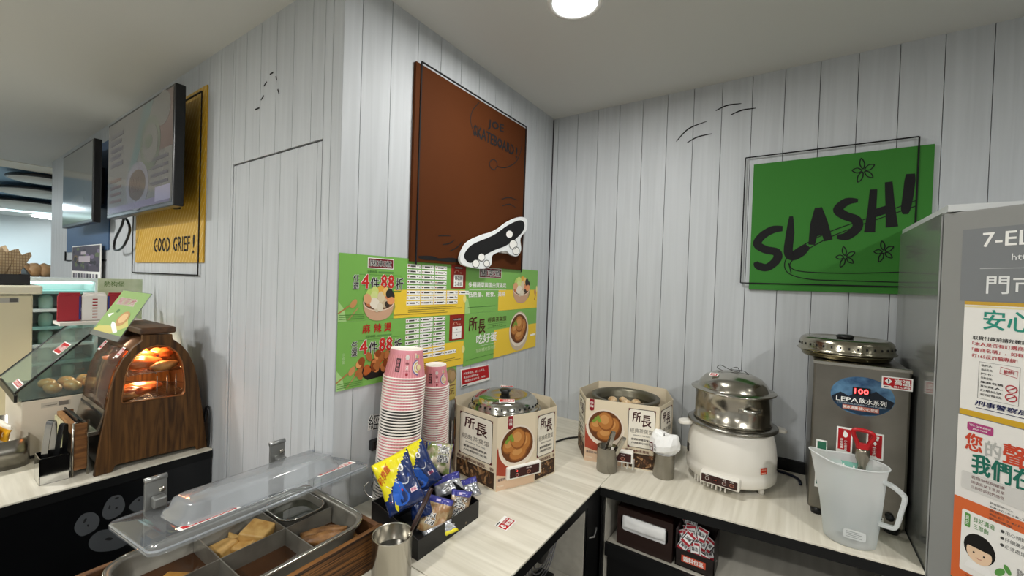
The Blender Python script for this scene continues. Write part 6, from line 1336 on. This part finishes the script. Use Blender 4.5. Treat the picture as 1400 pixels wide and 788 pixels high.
B('end_board', mat('rack_wood', '#5c3a1c', .5, var=('#8a5c30', (10, 8, 60), 5, 1)), t, -1.975, -1.965, .322, .362, TZ + .02, TZ + .175)
B('end_board', MATS['rack_wood'], t, -2.20, -2.19, .322, .362, TZ, TZ + .175)
B('side_board', mat('rack_wood_light', '#8a6138', .5, var=('#a97c4c', (10, 8, 60), 5, 1)), t, -2.19, -1.975, .320, .332, TZ + .145, TZ + .178)
for i in range(3): B('black_bag', blackp, t, -2.18, -1.98, .336 + .008 * i, .340 + .008 * i, TZ + .02, TZ + .19 - .008 * i)
B('paper_sheet', mat('printed_sheet', '#cfc7a4', .6, var=('#7c8250', (30, 30, 30), 4)), t, -2.188, -2.06, .314, .3185, TZ + .035, TZ + .165)
MB().tube([(-1.964, .324, TZ + .0), (-1.964, .324, TZ + .18), (-1.964, .360, TZ + .185), (-1.964, .360, TZ + .0)], .003, 8).build('metal_frame', steel, t)
t = thing('steel_pan', (-2.35, .14, TZ), 'rounded steel pan holding yellow and white packets at left edge', 'pan')
rp = rrect(-2.60, -.02, -2.195, .262, .04, 6); n = len(rp); mb = MB()
mb.add([(x, y, TZ) for x, y in rp] + [(x, y, TZ + .10) for x, y in rp] + [((x + 2.4) * .985 - 2.4, (y - .12) * .985 + .12, TZ + .10) for x, y in rp] + [((x + 2.4) * .97 - 2.4, (y - .12) * .97 + .12, TZ + .01) for x, y in rp], [(j * n + i, j * n + (i + 1) % n, (j + 1) * n + (i + 1) % n, (j + 1) * n + i) for j in range(3) for i in range(n)] + [tuple(range(n))[::-1], tuple(3 * n + i for i in range(n))], 0, True).build('pan_wall', steeld, t)
for i in range(6):
    y_ = .20 - .028 * i; C_ = Vector((-2.30 - .02 * (i % 2), y_, TZ + .095)); 
    def pf(a_, b_): return mat('packet_orange', '#d9a21e', .4) if -.1 < b_ < .7 else mat('packet_white', '#e9e4d6', .4)
    def pa(a):
        for x_ in (-.5, .1, .6): a.ell(x_, .3, .10, .17, '#f3ead0', 2, n=12); a.ell(x_, .3, .05, .08, '#d9a21e', 3, n=10)
    pillow('bread_packet', 'white and orange packet standing upright in the steel pan', 'packet', 'packets in the steel pan', C_, (.25, 1, 0) if False else (1, .12, 0), (0, .15, 1), .085, .052, .009, pf, pa if i == 0 else None, seed=i)
# glass bun case
t = thing('bun_case', (-2.45, .45, TZ), 'glass fronted warming case of sausage buns behind the warmer', 'display case')
gx0_, gx1_ = -2.66, -2.262; cs = mat('case_beige', '#cfc7b6', .5); gl = clear('case_glass', '#e9f5f2', .10, .2, .05, '#b9c9c6')
B('base', cs, t, gx0_, gx1_, .243, .66, TZ + .012, 1.062, bevel=.003); B('foot', blackp, t, gx0_ + .02, gx1_ - .005, .25, .65, TZ, TZ + .0118)
MB().add([(gx0_, .229, 1.098), (gx1_, .229, 1.098), (gx1_, .424, 1.302), (gx0_, .424, 1.302)], [(0, 1, 2, 3)]).build('glass_pane', gl, t, solid=.004)
MB().add([(gx1_, .236, 1.066), (gx1_, .655, 1.066), (gx1_, .655, 1.296), (gx1_, .424, 1.296), (gx1_, .236, 1.10)], [(0, 1, 2, 3, 4)]).build('glass_pane', gl, t, solid=.003)
MB().tube([(gx1_, .226, 1.096), (gx1_, .424, 1.302)], .004, 6).tube([(gx0_, .226, 1.096), (gx0_, .424, 1.302)], .004, 6).build('black_edge', blackp, t)
B('black_edge', blackp, t, gx0_, gx1_, .226, .234, 1.064, 1.090); B('top_board', gl, t, gx0_, gx1_, .424, .66, 1.302, 1.312)
B('tray_floor', blackp, t, gx0_ + .005, gx1_ - .005, .245, .652, 1.0625, 1.068); B('back_post', steel, t, gx1_ - .012, gx1_ - .004, .636, .652, 1.07, 1.30)
a = Art(O=(gx1_ + .0003, 0, 0), U=(0, 1, 0), V=(0, 0, 1)); a.rect(.29, 1.03, .365, 1.048, '#b9b4a6', 1); a.rect(.335, 1.031, .36, 1.047, '#6f6c66', 2); a.rect(.295, 1.036, .33, 1.039, '#77736a', 2); a.build('rating_plate', t)
gV = Vector((0, .195, .204)).normalized(); a = Art(O=(gx0_, .229, 1.098), U=(1, 0, 0), V=gV)
def gl_label(u0, v0, w_, h_, s_): a.rect(u0, v0, u0 + w_, v0 + h_, wht, 10); a.rect(u0 + .006, v0 + .004, u0 + w_ - .006, v0 + h_ - .004, red, 11); a.text(s_, u0 + .012, v0 + h_ * .3, u0 + w_ - .012, v0 + h_ * .72, wht, .03, 12)
gl_label(.24, .16, .11, .05, '小心高溫'); gl_label(.25, .012, .13, .022, '請小心燙手'); a.build('glass_label', t)
bun = mat('sausage_bun', '#c4762e', .3, spec=.6, coat=.3, var=('#e3a05a', (25, 25, 25), 4))
L = bpy.data.lights.new('case_fill', 'AREA'); L.shape = 'RECTANGLE'; L.size = .3; L.size_y = .05; L.energy = 1.4; L.color = (1, .8, .55); o = bpy.data.objects.new('case_fill', L); o.location = (-2.46, .56, 1.285); COL.objects.link(o)  # added warm fill inside the case, brightens the buns
B('fill_glow_bar', mat('case_fill_glow', '#fff2dc', .5, emit='#ffe0b0', es=3), t, -2.62, -2.30, .575, .60, 1.286, 1.298)  # glowing bar added to go with the bun fill light
k_ = 0
for i in range(4):
    for j in range(2):
        p = Vector((-2.31 - .10 * j, .325 + .052 * i, 1.090)); o = MB().blob(p, .044, .021, .021, seed=k_, amp=.12, nu=16, nv=10, rot=Matrix.Rotation(.25, 3, 'Z')).build('sausage_bun', bun, loc=p - Vector((0, 0, .021)))
        tag(o, 'glazed brown sausage bun lying in the %s row of glass case' % (['front', 'rear'][j]), 'bun', 'sausage buns in the %s row' % (['front', 'rear'][j])); k_ += 1
# folded red and white food boxes stacked on top
t = thing('carton_stack', (-2.46, .43, 1.312), 'stack of folded red and white food cartons on the glass case', 'cartons')
for i, (y0, y1, m_) in enumerate([(.362, .432, '#a01f2c'), (.434, .512, '#e9e6e2'), (.514, .600, '#a01f2c')]):
    for k_ in range(3): B('folded_carton', mat('carton_%d' % i, m_, .45), t, -2.52 - .012 * k_, -2.511 - .012 * k_, y0 + .004 * k_, y1, 1.325, 1.432 + .006 * k_, bevel=.002)
a = Art(O=(-2.5105, 0, 0), U=(0, 1, 0), V=(0, 0, 1)); a.rect(.425, 1.33, .431, 1.43, '#2c3a7c', 1); a.rect(.514, 1.33, .520, 1.43, '#2c3a7c', 1)
for i in range(7): a.rect(.466, 1.336 + .013 * i, .482, 1.341 + .013 * i, '#a01f2c', 1)
a.build('carton_print', t); B('carton_tray', mat('tray_white', '#dfdcd4', .5), t, -2.58, -2.44, .36, .62, 1.3125, 1.324)
t = thing('price_card', (-2.62, .58, 1.312), 'pale green price card standing behind the red cartons', 'sign'); B('card', mat('pale_green_card', '#b9c9a4', .5, var=('#cbd8ba', (20, 20, 20), 3)), t, -2.61, -2.605, .50, .655, 1.3125, 1.505)
a = Art(O=(-2.6049, .50, 1.3125), U=(0, 1, 0), V=(0, 0, 1)); a.text('熱狗堡', .02, .155, .09, .18, '#6a8a4c', .02, 2); a.rect(.1, .02, .14, .12, '#c9b48a', 1); a.build('card_print', t)
# cream dispenser, straw tray, drinks fridge further along the counter
t = thing('cream_machine', (-3.1, .05, TZ), 'large cream coloured machine cabinet at the left frame edge', 'machine')
cmm = mat('machine_cream', '#cfc8ab', .45)
B('body', cmm, t, -3.28, -2.90, -.50, .342, TZ, 1.418, bevel=.006); B('lid', mat('machine_cream_light', '#dcd8c4', .4), t, -3.28, -2.885, -.50, .37, 1.422, 1.462, bevel=.008); B('seam', blackp, t, -3.27, -2.898, -.49, .335, 1.4175, 1.4225)
a = Art(O=(-2.8995, 0, 0), U=(0, 1, 0), V=(0, 0, 1)); a.rect(.235, 1.385, .30, 1.405, '#a9a8a2', 1); a.rect(.272, 1.386, .296, 1.404, '#5c5c5a', 2); a.build('rating_plate', t)
t = thing('sleeve_tray', (-3.05, .2, 1.463), 'black tray of brown checked paper sleeves on the cream machine', 'tray')
MB().box(-3.14, -2.93, -.1, .330, 1.463, 1.468).box(-2.936, -2.93, -.1, .330, 1.463, 1.512).box(-3.14, -3.134, -.1, .330, 1.463, 1.512).prism([(-3.14, 1.463), (-2.93, 1.463), (-2.93, 1.512), (-3.02, 1.53), (-3.14, 1.55)], lambda u, v, h: Vector((u, .330 + .006 * h, v))).build('tray_wall', blackp, t)
chk = mat('checked_paper', '#c9b596', .7)
nt = chk.node_tree; tc = nt.nodes.new('ShaderNodeTexCoord'); br = nt.nodes.new('ShaderNodeTexBrick'); br.offset = 0; br.inputs['Scale'].default_value = 38; br.inputs['Color1'].default_value = lin('#cdb99a'); br.inputs['Color2'].default_value = lin('#bfa884'); br.inputs['Mortar'].default_value = lin('#8e7358'); br.inputs['Mortar Size'].default_value = .035; br.inputs['Row Height'].default_value = .35
mp = nt.nodes.new('ShaderNodeMapping'); mp.inputs['Rotation'].default_value = (0, pi / 2, 0); nt.links.new(tc.outputs['Object'], mp.inputs[0]); nt.links.new(mp.outputs[0], br.inputs[0]); nt.links.new(br.outputs[0], nt.nodes['Principled BSDF'].inputs['Base Color'])
for i in range(6):
    y0 = .02 + .035 * i; sp_ = -.25 + .12 * i; X_ = -2.96 - .02 * (i % 3); b0 = Vector((X_, y0 + .06, 1.4685)); up = Vector((-.1, .0 + sp_ * .9, 1)).normalized(); sd = Vector((0, 1, -sp_)).normalized()
    nseg = 10; vs = []
    for j in range(2):
        for q_ in range(nseg + 1):
            s_ = q_ / nseg - .5; w_ = (.06, .10)[j]; vs.append(b0 + up * (.16 * j + .012 * sin(q_ * 1.6) * j) + sd * s_ * w_ + Vector((.012 * cos(s_ * pi), 0, 0)))
    o = MB().add(vs, [(q_, q_ + 1, nseg + 2 + q_, nseg + 1 + q_) for q_ in range(nseg)], 0, False).build('paper_sleeve', chk, solid=.0015, loc=b0)
    sd_ = ['left', 'right'][i > 2]; tag(o, 'brown checked paper sleeve in the %s half of the black tray' % sd_, 'paper sleeve', 'checked sleeves, %s half of the tray' % sd_)
t = thing('drinks_fridge', (-3.4, .5, TZ), 'small lit drinks fridge with pale teal shelves behind the cream machine', 'fridge')
fr_ = mat('fridge_white', '#d9e4e2', .4); tl_ = mat('fridge_teal', '#7fb0aa', .35)
B('back', tl_, t, -3.75, -3.74, .36, .66, TZ - .8, 1.45) if False else None
B('body', fr_, t, -3.76, -3.70, .30, .66, .0, 1.47); B('side', fr_, t, -3.70, -3.42, .645, .66, .0, 1.47); B('side', fr_, t, -3.70, -3.42, .30, .312, .0, 1.47)
for i in range(6): B('shelf', [fr_, tl_][i % 2], t, -3.70, -3.43, .313, .644, .90 + .10 * i, .915 + .10 * i)
B('top', fr_, t, -3.70, -3.42, .30, .66, 1.471, 1.49); B('light_strip', mat('fridge_light', '#ffffff', .5, emit='#e8fffb', es=1.2), t, -3.69, -3.46, .32, .64, 1.455, 1.468)
pk_ = 0
for i in range(5):
    for j in range(3):
        p = Vector((-3.50, .37 + .09 * j, .916 + .10 * i)); 
        if pk_ == 0: dk = tag(MB().lathe([(0, 0), (.028, 0), (.028, .06), (.02, .07), (.012, .078), (0, .08)], p, 16).build('drink_bottle', mat('drink_green', '#a9c9bd', .3), loc=p), 'pale green drink bottle on a lit fridge shelf', 'bottle', 'drink bottles in the small fridge')
        else: q_ = dk.copy(); COL.objects.link(q_); q_.location = p
        sh_ = ['lowest', 'second lowest', 'middle', 'second highest', 'highest'][i]; q_ = dk if pk_ == 0 else q_; q_['label'] = 'pale green drink bottle on the %s shelf of lit fridge' % sh_; q_['group'] = 'drink bottles, %s fridge shelf' % sh_
        pk_ += 1
t = thing('far_counter', (-6.5, 1.0, 0), 'grey low counter in the distant bright room', 'counter'); fq = onx(40, 386, -5.9)
B('body', mat('far_grey', '#6d7072', .6), t, -6.3, -5.9, fq.y - .5, 1.3, 0, fq.z + .02); B('top', mat('far_top', '#8a8d8f', .4), t, -6.32, -5.88, fq.y - .5, 1.32, fq.z + .0205, fq.z + .04)
for i in range(3):
    p = onx(32 + 15 * i, 374, -6.1); p.z = fq.z + .04 + .07
    tag(MB().blob(p, .08, .07, .07, seed=i + 20, amp=.3).build('bread_loaf', mat('far_bread', '#d9a873', .5, var=('#eac79c', (9, 9, 9), 3)), loc=p - Vector((0, 0, .07))), ['leftmost orange brown loaf on the distant counter', 'middle orange brown loaf on the distant counter', 'rightmost orange brown loaf on the distant counter'][i], 'bread')
